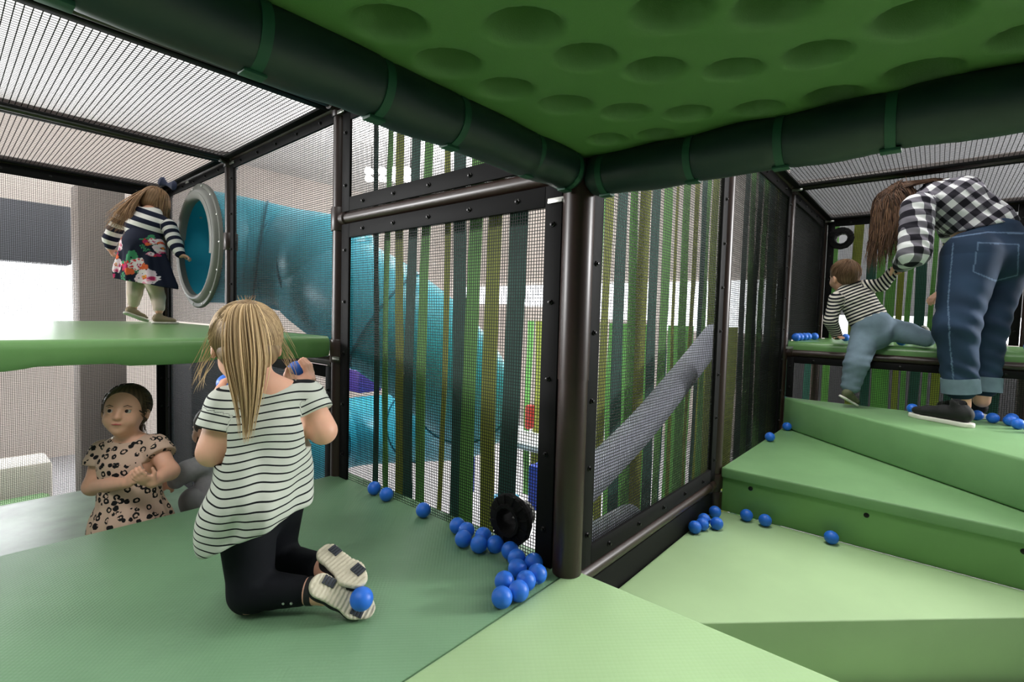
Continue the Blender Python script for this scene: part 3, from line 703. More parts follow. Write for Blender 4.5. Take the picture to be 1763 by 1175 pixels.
def attr_nodes(m, name):
    nt = m.node_tree; a = nt.nodes.new('ShaderNodeAttribute'); a.attribute_name = name; return nt, a
def math_node(nt, op, a, b=None, c=None):
    n = nt.nodes.new('ShaderNodeMath'); n.operation = op
    for i, v in enumerate((a, b, c)):
        if v is None: continue
        if isinstance(v, (int, float)): n.inputs[i].default_value = v
        else: nt.links.new(v, n.inputs[i])
    return n.outputs[0]
def stripe_mat(name, base, line, period, frac, rough=0.85):
    m = mat(name, base, rough, spec=0.2); nt, a = attr_nodes(m, 'wv'); sp = nt.nodes.new('ShaderNodeSeparateXYZ'); nt.links.new(a.outputs['Vector'], sp.inputs[0])
    f = math_node(nt, 'FRACT', math_node(nt, 'DIVIDE', sp.outputs[0], period)); g_ = math_node(nt, 'LESS_THAN', f, frac)
    mx = nt.nodes.new('ShaderNodeMix'); mx.data_type = 'RGBA'; mx.inputs[6].default_value = lin(base); mx.inputs[7].default_value = lin(line)
    nt.links.new(g_, mx.inputs[0]); nt.links.new(mx.outputs[2], nt.nodes['Principled BSDF'].inputs['Base Color']); return m
def check_mat(name, period):
    m = mat(name, (220, 220, 222), 0.85, spec=0.2); nt, a = attr_nodes(m, 'wv'); sp = nt.nodes.new('ShaderNodeSeparateXYZ'); nt.links.new(a.outputs['Vector'], sp.inputs[0])
    A_ = [math_node(nt, 'LESS_THAN', math_node(nt, 'FRACT', math_node(nt, 'DIVIDE', sp.outputs[i], period)), 0.5) for i in (0, 1)]
    r = nt.nodes.new('ShaderNodeValToRGB'); r.color_ramp.interpolation = 'CONSTANT'
    e = r.color_ramp.elements; e[0].position = 0; e[0].color = lin((232, 232, 234)); e[1].position = 0.3; e[1].color = lin((118, 114, 124)); x = e.new(0.8); x.color = lin((34, 32, 40))
    nt.links.new(math_node(nt, 'MULTIPLY', math_node(nt, 'ADD', A_[0], A_[1]), 0.5), r.inputs[0]); nt.links.new(r.outputs[0], nt.nodes['Principled BSDF'].inputs['Base Color']); return m
def paint_mat(name, rough=0.85):
    m = mat(name, (200, 200, 200), rough, spec=0.2); nt, a = attr_nodes(m, 'cl'); nt.links.new(a.outputs['Color'], nt.nodes['Principled BSDF'].inputs['Base Color']); return m
def hair_mat(name, dark, light):
    m = mat(name, dark, 0.55, spec=0.25); nt, a = attr_nodes(m, 'tone'); mx = nt.nodes.new('ShaderNodeMix'); mx.data_type = 'RGBA'
    mx.inputs[6].default_value = lin(dark); mx.inputs[7].default_value = lin(light); nt.links.new(a.outputs['Fac'], mx.inputs[0]); nt.links.new(mx.outputs[2], nt.nodes['Principled BSDF'].inputs['Base Color']); return m
M_SKIN = mat('skin', (226, 172, 146), 0.5, noise=0.05, nscale=25, sss=0.08)
M_BLACKP = mat('black_leggings', (16, 18, 24), 0.8, spec=0.2, bump=0.2, bscale=60)
M_DENIM = mat('blue_denim', (52, 78, 108), 0.85, noise=0.22, nscale=9, spec=0.15, bump=0.2, bscale=90)
M_LDENIM = mat('pale_denim', (112, 130, 144), 0.85, noise=0.16, nscale=14, spec=0.15, bump=0.2, bscale=90)
M_SOLE = mat('cream_rubber_sole', (214, 206, 184), 0.6); M_WSOLE = mat('white_rubber_sole', (226, 222, 212), 0.55); M_PATCH = mat('grey_sole_patch', (52, 56, 66), 0.6)
M_KNIT = mat('black_shoe_fabric', (22, 22, 24), 0.75, bump=0.3, bscale=300); M_TAN = mat('taupe_canvas', (150, 134, 108), 0.8)
M_EYE = mat('eye_white', (190, 184, 180), 0.3); M_IRIS = mat('dark_iris', (40, 32, 30), 0.45, spec=0.2); M_LIP = mat('lips', (186, 92, 88), 0.45)

def head(B, c, f, u, s=1.0, k=0.02, ears=True):
    """skull, jaw, nose, lips and ears on blob B. c centre of the skull, f facing, u up; s=1 gives a child's head 0.16 wide"""
    f = nrm(f); u = perp(u, f); r = np.cross(f, u); P = lambda a, b, z: np.array(c)+s*(r*a+f*b+u*z); Ax = [r, f, u]
    B.ell(P(0, -.008, .012), s*np.array([.070, .084, .078]), Ax, k*s); B.ell(P(0, .022, -.045), s*np.array([.052, .052, .055]), Ax, 0.03*s)
    for q in (-1, 1): B.ell(P(q*.030, .048, -.040), s*np.array([.023, .021, .022]), Ax, 0.02*s); B.ell(P(q*.028, .078, -.006), s*np.array([.013, .008, .007]), Ax, 0.010*s, sub=True); B.ell(P(q*.027, .0665, .0035), s*np.array([.0125, .0085, .0042]), Ax, 0.003*s); B.ell(P(q*.027, .0660, -.0165), s*np.array([.0125, .0085, .0040]), Ax, 0.003*s)
    B.ell(P(0, .052, -.082), s*np.array([.018, .016, .014]), Ax, 0.02*s); B.cone(P(0, .072, -.006), P(0, .084, -.030), .0055*s, .0085*s, 0.014*s)
    for q in (-1, 1): B.ell(P(q*.007, .079, -.032), s*np.array([.006, .006, .005]), Ax, 0.006*s)
    B.ell(P(0, .071, -.053), s*np.array([.017, .008, .0045]), Ax, 0.006*s); B.ell(P(0, .069, -.062), s*np.array([.014, .008, .005]), Ax, 0.006*s); B.ell(P(0, .080, -.0575), s*np.array([.013, .006, .0015]), Ax, 0.003*s, sub=True)
    if ears:
        for q in (-1, 1): B.ell(P(q*.072, -.004, -.016), s*np.array([.007, .014, .021]), Ax, 0.008*s); B.ell(P(q*.079, -.001, -.014), s*np.array([.005, .007, .012]), Ax, 0.005*s, sub=True)
    return P, Ax
def face_parts(P, Ax, s, parent, origin, look=(0, 0)):
    for q in (-1, 1):
        c = P(q*.027, .0635, -.006)-origin
        e = MB().lathe(c, Ax[1], [(-.0105*s, 0)]+[(-.0105*s*math.cos(a), .0105*s*math.sin(a)) for a in np.linspace(.2, 2.9, 9)]+[(.0105*s, 0)], 16)
        o = e.build('eye', M_EYE, None); o.parent = parent
        d = nrm(Ax[1]+Ax[0]*look[0]+Ax[2]*look[1])
        i = MB().lathe(c+d*s*.0078, d, [(0, .0066*s), (.0012*s, .0062*s), (.0026*s, .0042*s), (.0031*s, 0)], 14).build('iris', M_IRIS, None); i.parent = o
        b = MB().tube([P(q*.016, .080, .011)-origin, P(q*.028, .080, .016)-origin, P(q*.041, .072, .011)-origin], [.0012*s, .0020*s, .0010*s], 6).build('eyebrow', mat('brow', (92, 70, 52), .8), None); b.parent = parent
def hand(B, w, d, n_, s=1.0, curl=0.5, thumb=1, k=0.006, spread=0.1):
    """wrist w, direction d, palm normal n_; s=1 gives a child's hand of about 0.11"""
    d = nrm(d); n_ = perp(n_, d); r = np.cross(d, n_)*thumb; w = np.array(w, float)
    B.ell(w+d*.030*s, s*np.array([.024, .030, .0115]), [r, d, n_], 0.012*s)
    for i, (o_, ln, rad) in enumerate([(.018, .040, .0062), (.0062, .044, .0065), (-.0058, .041, .0062), (-.0170, .032, .0056)]):
        p = w+d*.052*s+r*o_*s; a = 0.0; dd = nrm(d+r*o_*spread*20)
        for j, fr in enumerate((.45, .32, .25)):
            a += curl*(0.7+0.3*j)*(1+.06*i); v = dd*math.cos(a)+n_*math.sin(a); q = p+v*ln*fr*s; B.cone(p, q, rad*s*(1-.06*j), rad*s*(.95-.08*j), k*s*.7); p = q
    p = w+d*.014*s+r*.018*s; q = p+(r*.75+d*.6+n_*.35*(1+curl))*.020*s; B.cone(p, q, .0085*s, .0072*s, .01*s); v = nrm(r*.35+d*.8+n_*(.3+.6*curl)); B.cone(q, q+v*.019*s, .0070*s, .0056*s, .004*s)

def strands_mesh(paths, radii, tones, name, m, origin, parent, ns=3):
    """many hair strands as one mesh; paths: list of (n,3) arrays"""
    V = []; Fc = []; T_ = []; base = 0
    for P_, r, tn in zip(paths, radii, tones):
        P_ = np.asarray(P_); n = len(P_); T = np.gradient(P_, axis=0); T /= np.linalg.norm(T, axis=1, keepdims=True)+1e-9
        a = np.cross(T, (0.31, 0.5, 0.8)); a /= np.linalg.norm(a, axis=1, keepdims=True)+1e-9; b = np.cross(T, a); tt = np.linspace(0, 1, n)
        rr = r*np.minimum(1, 0.5+2.5*tt)*np.clip((1-tt)*4, 0.08, 1)
        for k in range(ns):
            th = 2*math.pi*k/ns; V.append(P_+rr[:, None]*(a*math.cos(th)+b*math.sin(th)))
        for i in range(n-1):
            for k in range(ns): k2 = (k+1) % ns; Fc.append((base+k*n+i, base+k2*n+i, base+k2*n+i+1, base+k*n+i+1))
        T_ += [tn]*(n*ns); base += n*ns
    V = np.concatenate(V)-np.array(origin); me = bpy.data.meshes.new(name); me.from_pydata(V.tolist(), [], Fc); me.materials.append(m)
    at_ = me.attributes.new('tone', 'FLOAT', 'POINT'); at_.data.foreach_set('value', np.array(T_, np.float32)); me.polygons.foreach_set('use_smooth', [True]*len(Fc))
    o = bpy.data.objects.new(name, me); COL.objects.link(o)
    if parent: o.parent = parent
    else: o.location = origin
    return o
def bez(p, t):
    p = [np.asarray(q, float) for q in p]; t = t[:, None]
    while len(p) > 1: p = [p[i]*(1-t)+p[i+1]*t for i in range(len(p)-1)]
    return p[0]
def person(label, B, origin, matidx_skin=None):
    B.mesh().smooth(1, 0.4); o = B.build('person', M_SKIN, origin); return tag(o, label, 'person')
def shoe(parent, origin, heel, toe, up, ln, w, upper, sole, ht=0.05, name='shoe', th=0.012, treads=None, h=0.003, zmin=None):
    """heel and toe: ends of the sole's centre line on the ground side; up points from sole to foot"""
    heel, toe = np.array(heel, float), np.array(toe, float); d = nrm(toe-heel); up = perp(up, d); r = np.cross(d, up); P = lambda a, b, z: heel+d*a*ln+r*b*w+up*z
    B = Blob(h); Ax = [r, d, up]
    B.loft([(P(.14, 0, th+ht*.5), w*.40, ht*.55, r), (P(.45, 0, th+ht*.42), w*.40, ht*.46, r), (P(.72, 0, th+ht*.30), w*.46, ht*.34, r), (P(.88, 0, th+ht*.24), w*.36, ht*.26, r)], 0.012)
    B.cone(P(.20, 0, th+ht*.7), P(.24, 0, th+ht*1.15), w*.36, w*.36, 0.012); B.plane(P(0, 0, th*.8), -up, 0.002); B.cone(P(.2, 0, th+ht*.9), P(.24, 0, th+ht*1.6), w*.27, w*.30, 0.004, sub=True)
    B.mesh().smooth(1, .3)
    if zmin is not None: B.V[:, 2] = np.maximum(B.V[:, 2], zmin)
    o = B.build(name, upper, origin, parent)
    S = Blob(h); S.loft([(P(.13, 0, th*.5), w*.42, th*3, r), (P(.42, 0, th*.5), w*.38, th*3, r), (P(.74, 0, th*.5), w*.50, th*3, r), (P(.90, 0, th*.5), w*.36, th*3, r)], 0.01)
    S.plane(P(0, 0, th), up, 0.003); S.plane(P(0, 0, 0), -up, 0.003); S.mesh()
    if treads:
        c = (S.V-heel)@d; under = (S.V-heel)@up < th*.35; S.V[under] += np.outer(((np.sin(c[under]*2*math.pi/treads) > .1)*0.0022), up)
    if zmin is not None: S.V[:, 2] = np.maximum(S.V[:, 2], zmin)
    so = S.build('sole', sole, origin, o); return o, P
A_ = lambda *a: np.array(at(*a))
VR, VF, VU = RT, FW, np.array([0, 0, 1.0])
# ------------------------------------------------------------------ the kneeling girl with the ponytail
def kneeling_girl():
    lknee = np.array(on(432, 1018, 2, .051)); lank = np.array(on(512, 1030, 2, .045)); rknee = np.array(on(472, 968, 2, .05)); rank = np.array(on(548, 972, 2, .055))
    h1, t1 = A_(541, 1002, 1.13), np.array(on(640, 1052, 2, .022)); h2, t2 = A_(556, 944, 1.22), A_(622, 1000, 1.15)
    upn = nrm(-VR*.42+VF*.62-VU*.45); upn2 = nrm(-VR*.55+VF*.55-VU*.25)
    lank = h1+(t1-h1)*.20+perp(upn, t1-h1)*.058; rank = h2+(t2-h2)*.20+perp(upn2, t2-h2)*.055; lank[2] = max(lank[2], .03)
    org = np.array([lknee[0], lknee[1], 0.0])
    lhip, rhip = A_(425, 868, 1.20), A_(478, 852, 1.30); pel = (lhip+rhip)/2+VU*.012; neck = A_(462, 668, 1.21); chest = A_(458, 740, 1.21)
    lsh, rsh = A_(391, 700, 1.17), A_(528, 686, 1.26); lel, rel = A_(366, 778, 1.15), A_(556, 742, 1.25); lwr, rwr = A_(378, 682, 1.27), A_(527, 662, 1.36)
    hc = A_(424, 592, 1.22); hf = nrm(VF*.80-VR*.62-VU*.30); hu = nrm(VU+VF*.2-VR*.16)
    side = nrm(rsh-lsh); fr = nrm(np.cross(VU, side))
    B = Blob(.0032)
    B.loft([(pel, .088, .070, side), (pel+(chest-pel)*.5, .078, .060, side), (chest, .090, .066, side), (neck-VU*.03, .075, .05, side)], .03)
    B.limb([lhip, lknee], [.066, .046], .04); B.limb([lknee, lank], [.044, .026], .02); B.limb([rhip, rknee], [.066, .046], .04); B.limb([rknee, rank], [.044, .026], .02)
    B.cone(lank, h1+(t1-h1)*.6+perp(upn, t1-h1)*.034, .026, .018, .02); B.cone(rank, h2+(t2-h2)*.6+perp(upn2, t2-h2)*.034, .026, .018, .02)
    B.cone(neck-VU*.02, hc-hu*.05-hf*.01, .036, .034, .03); B.cone(neck-VU*.015, lsh, .034, .036, .03); B.cone(neck-VU*.015, rsh, .034, .036, .03)
    for sh, el, wr in ((lsh, lel, lwr), (rsh, rel, rwr)):
        B.cone(sh, el, .036, .0325, .02); B.cone(el, wr, .0325, .0200, .012)
    P, Ax = head(B, hc, hf, hu, 1.0)
    lb, rb = A_(391, 661, 1.335), A_(511, 638, 1.39)
    hand(B, lwr, lb-lwr-VR*.012, VR*.8+VF*.5, .95, .62, -1, spread=.15)
    # right hand holds its ball: thumb towards the camera, fingers on the far side
    dR = nrm(rb-rwr); B.ell(rwr+dR*.026+VR*.010, [.018, .020, .014], None, .012)
    for off, ln in ((.016, 1.), (.004, 1.05), (-.008, 1.), (-.019, .85)):
        c0 = rwr+VR*.014+VF*.006+VU*(.012)+VF*off*.5; th = [VR*.034+VU*(.005+off), VR*.031+VU*(.024+off)+VF*.004, VR*.018+VU*(.040+off)+VF*.01]
        pp = rb; pts = [c0, pp+VR*.036+VF*off+VU*(-.008), pp+VR*.031*ln+VF*off+VU*.014, pp+VR*.016+VF*off+VU*.031*ln]
        B.limb(pts, [.0075, .0068, .0062, .0055], .004)
    B.limb([rwr+VU*.008-VF*.006, rb-VR*.016-VF*.027-VU*.012, rb-VR*.012-VF*.030+VU*.006], [.010, .008, .0062], .006)
    o = person('kneeling girl with a long blond ponytail, striped top and black leggings', B, org)
    face_parts(P, Ax, 1.0, o, org)
    # leggings
    G = Blob(.0034)
    G.loft([(pel+VU*.02, .092, .074, side), (pel-VU*.02, .092, .076, side)], .03); lk2 = lknee; cut = lank+(lknee-lank)*.30; cutr = rank+(rknee-rank)*.26
    G.limb([lhip, lknee+VU*.002], [.070, .049], .03); G.limb([lk2+VU*.002, cut], [.048, .034], .015); G.limb([rhip, rknee], [.070, .049], .03); G.limb([rknee, cutr], [.053, .035], .02)
    G.mesh()
    nz = 0.0020*np.sin(G.V@np.array([150, 90, 130.]))*np.exp(-(np.minimum(np.linalg.norm(G.V-lknee, axis=1), np.linalg.norm(G.V-rknee, axis=1))/.07)**2)
    G.V[:, 2] += nz; G.V[:, 2] = np.maximum(G.V[:, 2], .0015); G.smooth(1, .4); lg = G.build('leggings', M_BLACKP, org, o)
    for q in (0, 1):
        bt = MB().lathe(cut+(lknee-cut)*(.04+.16*q)-VF*.034-org-VU*.012, -VF, [(0, .0035), (.002, .003), (.003, 0)], 10).build('button', M_ZINC, None); bt.parent = lg
    # striped swing top: flared from the chest to a slanting hem
    S = Blob(.0034); up = nrm(neck-pel); hemc = A_(443, 905, 1.19)
    S.loft([(neck-up*.015, .062, .045, side), (neck-up*.045, .098, .062, side), (chest, .106, .080, side), (A_(453, 810, 1.20), .106, .090, side), (A_(447, 870, 1.185), .114, .105, side), (hemc-up*.04, .122, .116, side)], .02, 0)
    S.cone(neck-up*.03, lsh, .040, .044, .03, 1); S.cone(neck-up*.03, rsh, .040, .044, .03, 2)
    S.cone(lsh, lsh+(lel-lsh)*.55, .046, .052, .012, 1); S.cone(rsh, rsh+(rel-rsh)*.5, .046, .050, .012, 2)
    hl, hr, hb = A_(352, 962, 1.12), A_(530, 868, 1.22), A_(430, 905, 1.32); hn = nrm(np.cross(hr-hl, hb-hl)); hn = hn if hn[2] < 0 else -hn
    lcut, rcut = lsh+(lel-lsh)*.52, rsh+(rel-rsh)*.48
    S.plane(hl, hn, .006)
    # open hem and sleeve ends
    S.loft([(chest-up*.06, .08, .06, side), (hemc-up*.09, .112, .106, side)], .02, 0); last = S.ops.pop(); S.ops.append(last[:4]+(0, True, None))
    for sh, el, ct in ((lsh, lel, lcut), (rsh, rel, rcut)):
        dd = nrm(el-sh); S.add(lambda Q, ct=ct, dd=dd, sh=sh: np.maximum(-((Q-ct)@dd), np.linalg.norm((Q-ct)-((Q-ct)@dd)[..., None]*dd, axis=-1)-.056), ct-.06, ct+.06, .003, 0, True)
    S.ell(neck+up*.022+fr*.0, [.055, .055, .030], None, .008, 0, sub=True)
    S.mesh()
    # drapery folds running from the right shoulder blade to the lower left, and a bunched corner at the right hem
    V = S.V; q = V-neck; dn = -(q@up); la = q@side; k = np.clip((dn-.06)/.25, 0, 1)
    fold = .0085*k*np.sin(la*62+dn*34+.8)+.006*k*np.sin(la*38-dn*22+2)+.002*np.sin(la*140+dn*20)*k
    out = q-np.outer(q@up, up); out /= np.linalg.norm(out, axis=1, keepdims=True)+1e-6; S.V = V+out*fold[:, None]; S.smooth(2, .5)
    U, Cc = S.nearest(); q = S.V-neck; dn = -(q@up); la = q@side
    sag = .012*np.exp(-((la+.03)/.05)**2)*np.clip(dn/.2, 0, 1)
    s0 = dn+la*.10+sag+.003*np.sin(la*40+dn*25); u2 = np.where(U == 1, Cc[:, 0]+.004, np.where(U == 2, Cc[:, 0], s0))
    m1 = (np.linalg.norm(S.V-lsh, axis=1) < .028) & (U == 1); arm = ((S.V-lsh)@nrm(lel-lsh) > .014) & (U == 1); armr = ((S.V-rsh)@nrm(rel-rsh) > .014) & (U == 2)
    u2 = np.where((U > 0) & ~(arm | armr), s0, u2)
    sh_ = S.build('striped_top', stripe_mat('striped_jersey', (196, 200, 190), (20, 22, 26), .0165, .20), org, o, coords=np.stack([u2+1, la], 1))
    # shoes: soles turned to the camera
    def sh2(heel, toe, up_, lab):
        s_, P2 = shoe(o, org, heel, toe, up_, np.linalg.norm(np.array(toe)-heel), .064, M_KNIT, M_SOLE, .046, th=.014, treads=.0105, zmin=.001)
        sole = [c for c in s_.children if c.name.startswith('sole')][0]
        for (a, b, w2, l2) in ((.20, .22, .020, .030), (.80, -.20 if lab == 'l' else .22, .024, .030)):
            d = nrm(np.array(toe)-heel); u_ = perp(up_, d); r_ = np.cross(d, u_)
            p = MB()
            for j in range(4): p.quadbox(P2(a, b, -.0005)-org+d*(j-1.5)*l2/4, d*l2*.105, r_*w2/2, u_*.0018)
            pp = p.build('tread_patch', M_PATCH, None, bevel=.0006); pp.parent = sole
        return s_, P2
    _, P2 = sh2(h1, t1, upn, 'l'); sh2(h2, t2, upn2, 'r')
    ad = nrm(lknee-lank); st = MB().lathe(lank+ad*.022-org, ad, [(-.007, .029), (-.007, .032), (.007, .032), (.007, .029)], 24).build('ankle_strap', M_KNIT, None); st.parent = o
    # hair: combed cap, then the ponytail and flyaways
    H = Blob(.003); H.ell(P(0, -.012, .018), [.0745, .0875, .0795], Ax, .02); H.ell(P(0, -.030, -.024), [.068, .058, .056], Ax, .008)
    H.add(lambda Q: -(((Q-hc)@Ax[1])-.055+.35*np.abs((Q-hc)@Ax[2])*0-.0)*1.0, hc-.12, hc+.12, .01, 0, True)
    root = P(-.004, -.066, .066); H.ell(root+hf*.004, [.026, .024, .024], None, .02); H.mesh()
    ht = hair_mat('blond_hair', (98, 76, 54), (216, 186, 140)); 
    at0 = 'tone'; ho = H.build('hair', ht, org, o); me = ho.data; a_ = me.attributes.new('tone', 'FLOAT', 'POINT')
    rel = H.V-root; a_.data.foreach_set('value', (0.18+.12*np.sin(40*np.arctan2(rel@Ax[0], rel@Ax[2]))).astype(np.float32))
    rg = np.random.RandomState(3); paths = []; rad = []; tone = []
    for i in range(2000):   # combed back to the root
        th = rg.uniform(0, 2*math.pi); ph = rg.uniform(.9, 2.4); ax0 = nrm(root-P(0, -.010, .015)); e1 = perp((.2, .3, .9), ax0); e2 = np.cross(ax0, e1)
        pts = []
        for t in np.linspace(1, 0, 12):
            a = ph*t; dd = ax0*math.cos(a)+(e1*math.cos(th+.12*t)+e2*math.sin(th+.12*t))*math.sin(a); l = np.array([dd@Ax[0], dd@Ax[1], dd@Ax[2]]); r_ = 1/np.sqrt((l[0]/.0790)**2+(l[1]/.0920)**2+(l[2]/.0840)**2)
            pts.append(P(0, -.012, .018)+dd*r_*(1+.018*rg.rand()*(1-t)))
        pts = np.array(pts)
        yy, zz = (pts-hc)@Ax[1], (pts-hc)@Ax[2]; kp = ~(((yy > .054) & (zz < .035)) | ((yy > .030) & (zz < -.012))); pts = pts[kp]
        if len(pts) < 5: continue
        paths.append(pts); rad.append(rg.uniform(.0014, .0028)); tone.append(np.clip(rg.normal(.28, .2)+.25*max(0, (pts[len(pts)//2]-hc)@Ax[2]/.08), 0, 1))
    tail = [root+VU*.012, root-VF*.050+VU*.020, A_(424, 600, 1.07), A_(432, 690, 1.07), A_(424, 765, 1.07)]
    for i in range(700):
        w0 = rg.normal(0, 1); w1 = rg.normal(0, 1); wd = .013; t = np.linspace(0, 1, 18); c = bez(tail, t); e = min(1.0, rg.uniform(.62, 1.0)); c = bez(tail, t*e)
        prof = (.6+1.6*np.sin(np.clip(t*e*1.15, 0, 1)*math.pi*.75))*(1-.55*np.clip(t*e-.55, 0, 1)/.45)
        pts = c+np.outer(prof*w0*wd*(.62-.15*t), VR)+np.outer(prof*w1*wd*.5, VF)+np.outer(np.sin(t*5+w0*3)*.0015, VR)
        paths.append(pts); rad.append(rg.uniform(.0009, .0019)); tone.append(np.clip(rg.normal(.62, .22), 0, 1))
    for i in range(46):     # loose wisps at both sides of the head and on top
        sd = -1 if i % 2 else 1; b0 = P(sd*.074, -.03+rg.normal(0, .02), -.01+rg.normal(0, .025)); ln = rg.uniform(.05, .10)
        paths.append(bez([b0, b0+Ax[0]*sd*.012-VU*ln*.4, b0+Ax[0]*sd*(.02+.02*rg.rand())-VU*ln*.8, b0+Ax[0]*sd*(.015+.03*rg.rand())-VU*ln*1.1], np.linspace(0, 1, 9))); rad.append(.0006); tone.append(.8)
    for i in range(10):
        paths.append(bez([root, root+VU*.02+VR*rg.normal(0, .01), root+VU*.035+VR*rg.normal(0, .02)], np.linspace(0, 1, 6))); rad.append(.0007); tone.append(.9)
    strands_mesh(paths, rad, tone, 'ponytail', ht, org, o)
    return lb, rb, P2
KB = kneeling_girl()
# ------------------------------------------------------------------ the girl in the leopard print dress on the lower floor
def leopard_mat():
    m = mat('leopard_cotton', (206, 176, 158), .85, spec=.2); nt = m.node_tree; tc = nt.nodes.new('ShaderNodeTexCoord')
    n = nt.nodes.new('ShaderNodeTexNoise'); n.inputs['Scale'].default_value = 45; nt.links.new(tc.outputs['Object'], n.inputs['Vector'])
    mx = nt.nodes.new('ShaderNodeVectorMath'); mx.operation = 'MULTIPLY_ADD'; mx.inputs[1].default_value = (.012,)*3; nt.links.new(n.outputs['Color'], mx.inputs[0]); nt.links.new(tc.outputs['Object'], mx.inputs[2])
    v = nt.nodes.new('ShaderNodeTexVoronoi'); v.inputs['Scale'].default_value = 40; v.inputs['Randomness'].default_value = .6; nt.links.new(mx.outputs[0], v.inputs['Vector'])
    d = v.outputs['Distance']; a = math_node(nt, 'GREATER_THAN', d, .20); b = math_node(nt, 'LESS_THAN', d, .43)
    n2 = nt.nodes.new('ShaderNodeTexNoise'); n2.inputs['Scale'].default_value = 70; nt.links.new(tc.outputs['Object'], n2.inputs['Vector']); g_ = math_node(nt, 'GREATER_THAN', n2.outputs['Fac'], .40)
    f = math_node(nt, 'MULTIPLY', math_node(nt, 'MULTIPLY', a, b), g_); mixn = nt.nodes.new('ShaderNodeMix'); mixn.data_type = 'RGBA'
    mixn.inputs[6].default_value = lin((206, 176, 158)); mixn.inputs[7].default_value = lin((26, 26, 28)); nt.links.new(f, mixn.inputs[0]); nt.links.new(mixn.outputs[2], nt.nodes['Principled BSDF'].inputs['Base Color']); return m
def scalp(hc, P, Ax, root, n, rg, spread=(.9, 1.75), r=(.0787, .0915, .0835), c0=(0, -.012, .018), s=1.0, clipf=.055, base=.3):
    paths = []; rad = []; tone = []
    for i in range(n):
        th = rg.uniform(0, 2*math.pi); ph = rg.uniform(*spread); cen = P(*c0); ax0 = nrm(root-cen); e1 = perp((.2, .3, .9), ax0); e2 = np.cross(ax0, e1); pts = []
        for t in np.linspace(1, 0, 11):
            a = ph*t; dd = ax0*math.cos(a)+(e1*math.cos(th)+e2*math.sin(th))*math.sin(a); l = np.array([dd@Ax[0], dd@Ax[1], dd@Ax[2]]); r_ = s/np.sqrt(((l/np.array(r))**2).sum()); pts.append(cen+dd*r_*(1+.02*rg.rand()*(1-t)))
        pts = np.array(pts); q = (pts-hc)/s
        pts = pts[~((q@Ax[1] > clipf-.012) & (q@Ax[2] < .052))]
        if len(pts) < 5: continue
        paths.append(pts); rad.append(rg.uniform(.0012, .0024)*s); tone.append(np.clip(rg.normal(base, .2), 0, 1))
    return paths, rad, tone
def cap(P, Ax, hc, s, m, org, o, extra=None, clipf=.05, low=-.03, face=(.075, -.045)):
    H = Blob(.003*max(1, s)); H.ell(P(0, -.012, .018), s*np.array([.0745, .0875, .0795]), Ax, .02); H.ell(P(0, -.036, low+.008), s*np.array([.068, .052, .054]), Ax, .008)
    if extra: extra(H)
    H.ell(P(0, face[0], face[1]), s*np.array([.072, .062, .085]), Ax, .008*s, 0, sub=True); H.mesh(); h = H.build('hair', m, org, o)
    a_ = h.data.attributes.new('tone', 'FLOAT', 'POINT'); q = H.V-P(0, -.02, .05); a_.data.foreach_set('value', (.25+.15*np.sin(30*np.arctan2(q@Ax[0], q@Ax[1]))).astype(np.float32)); return h

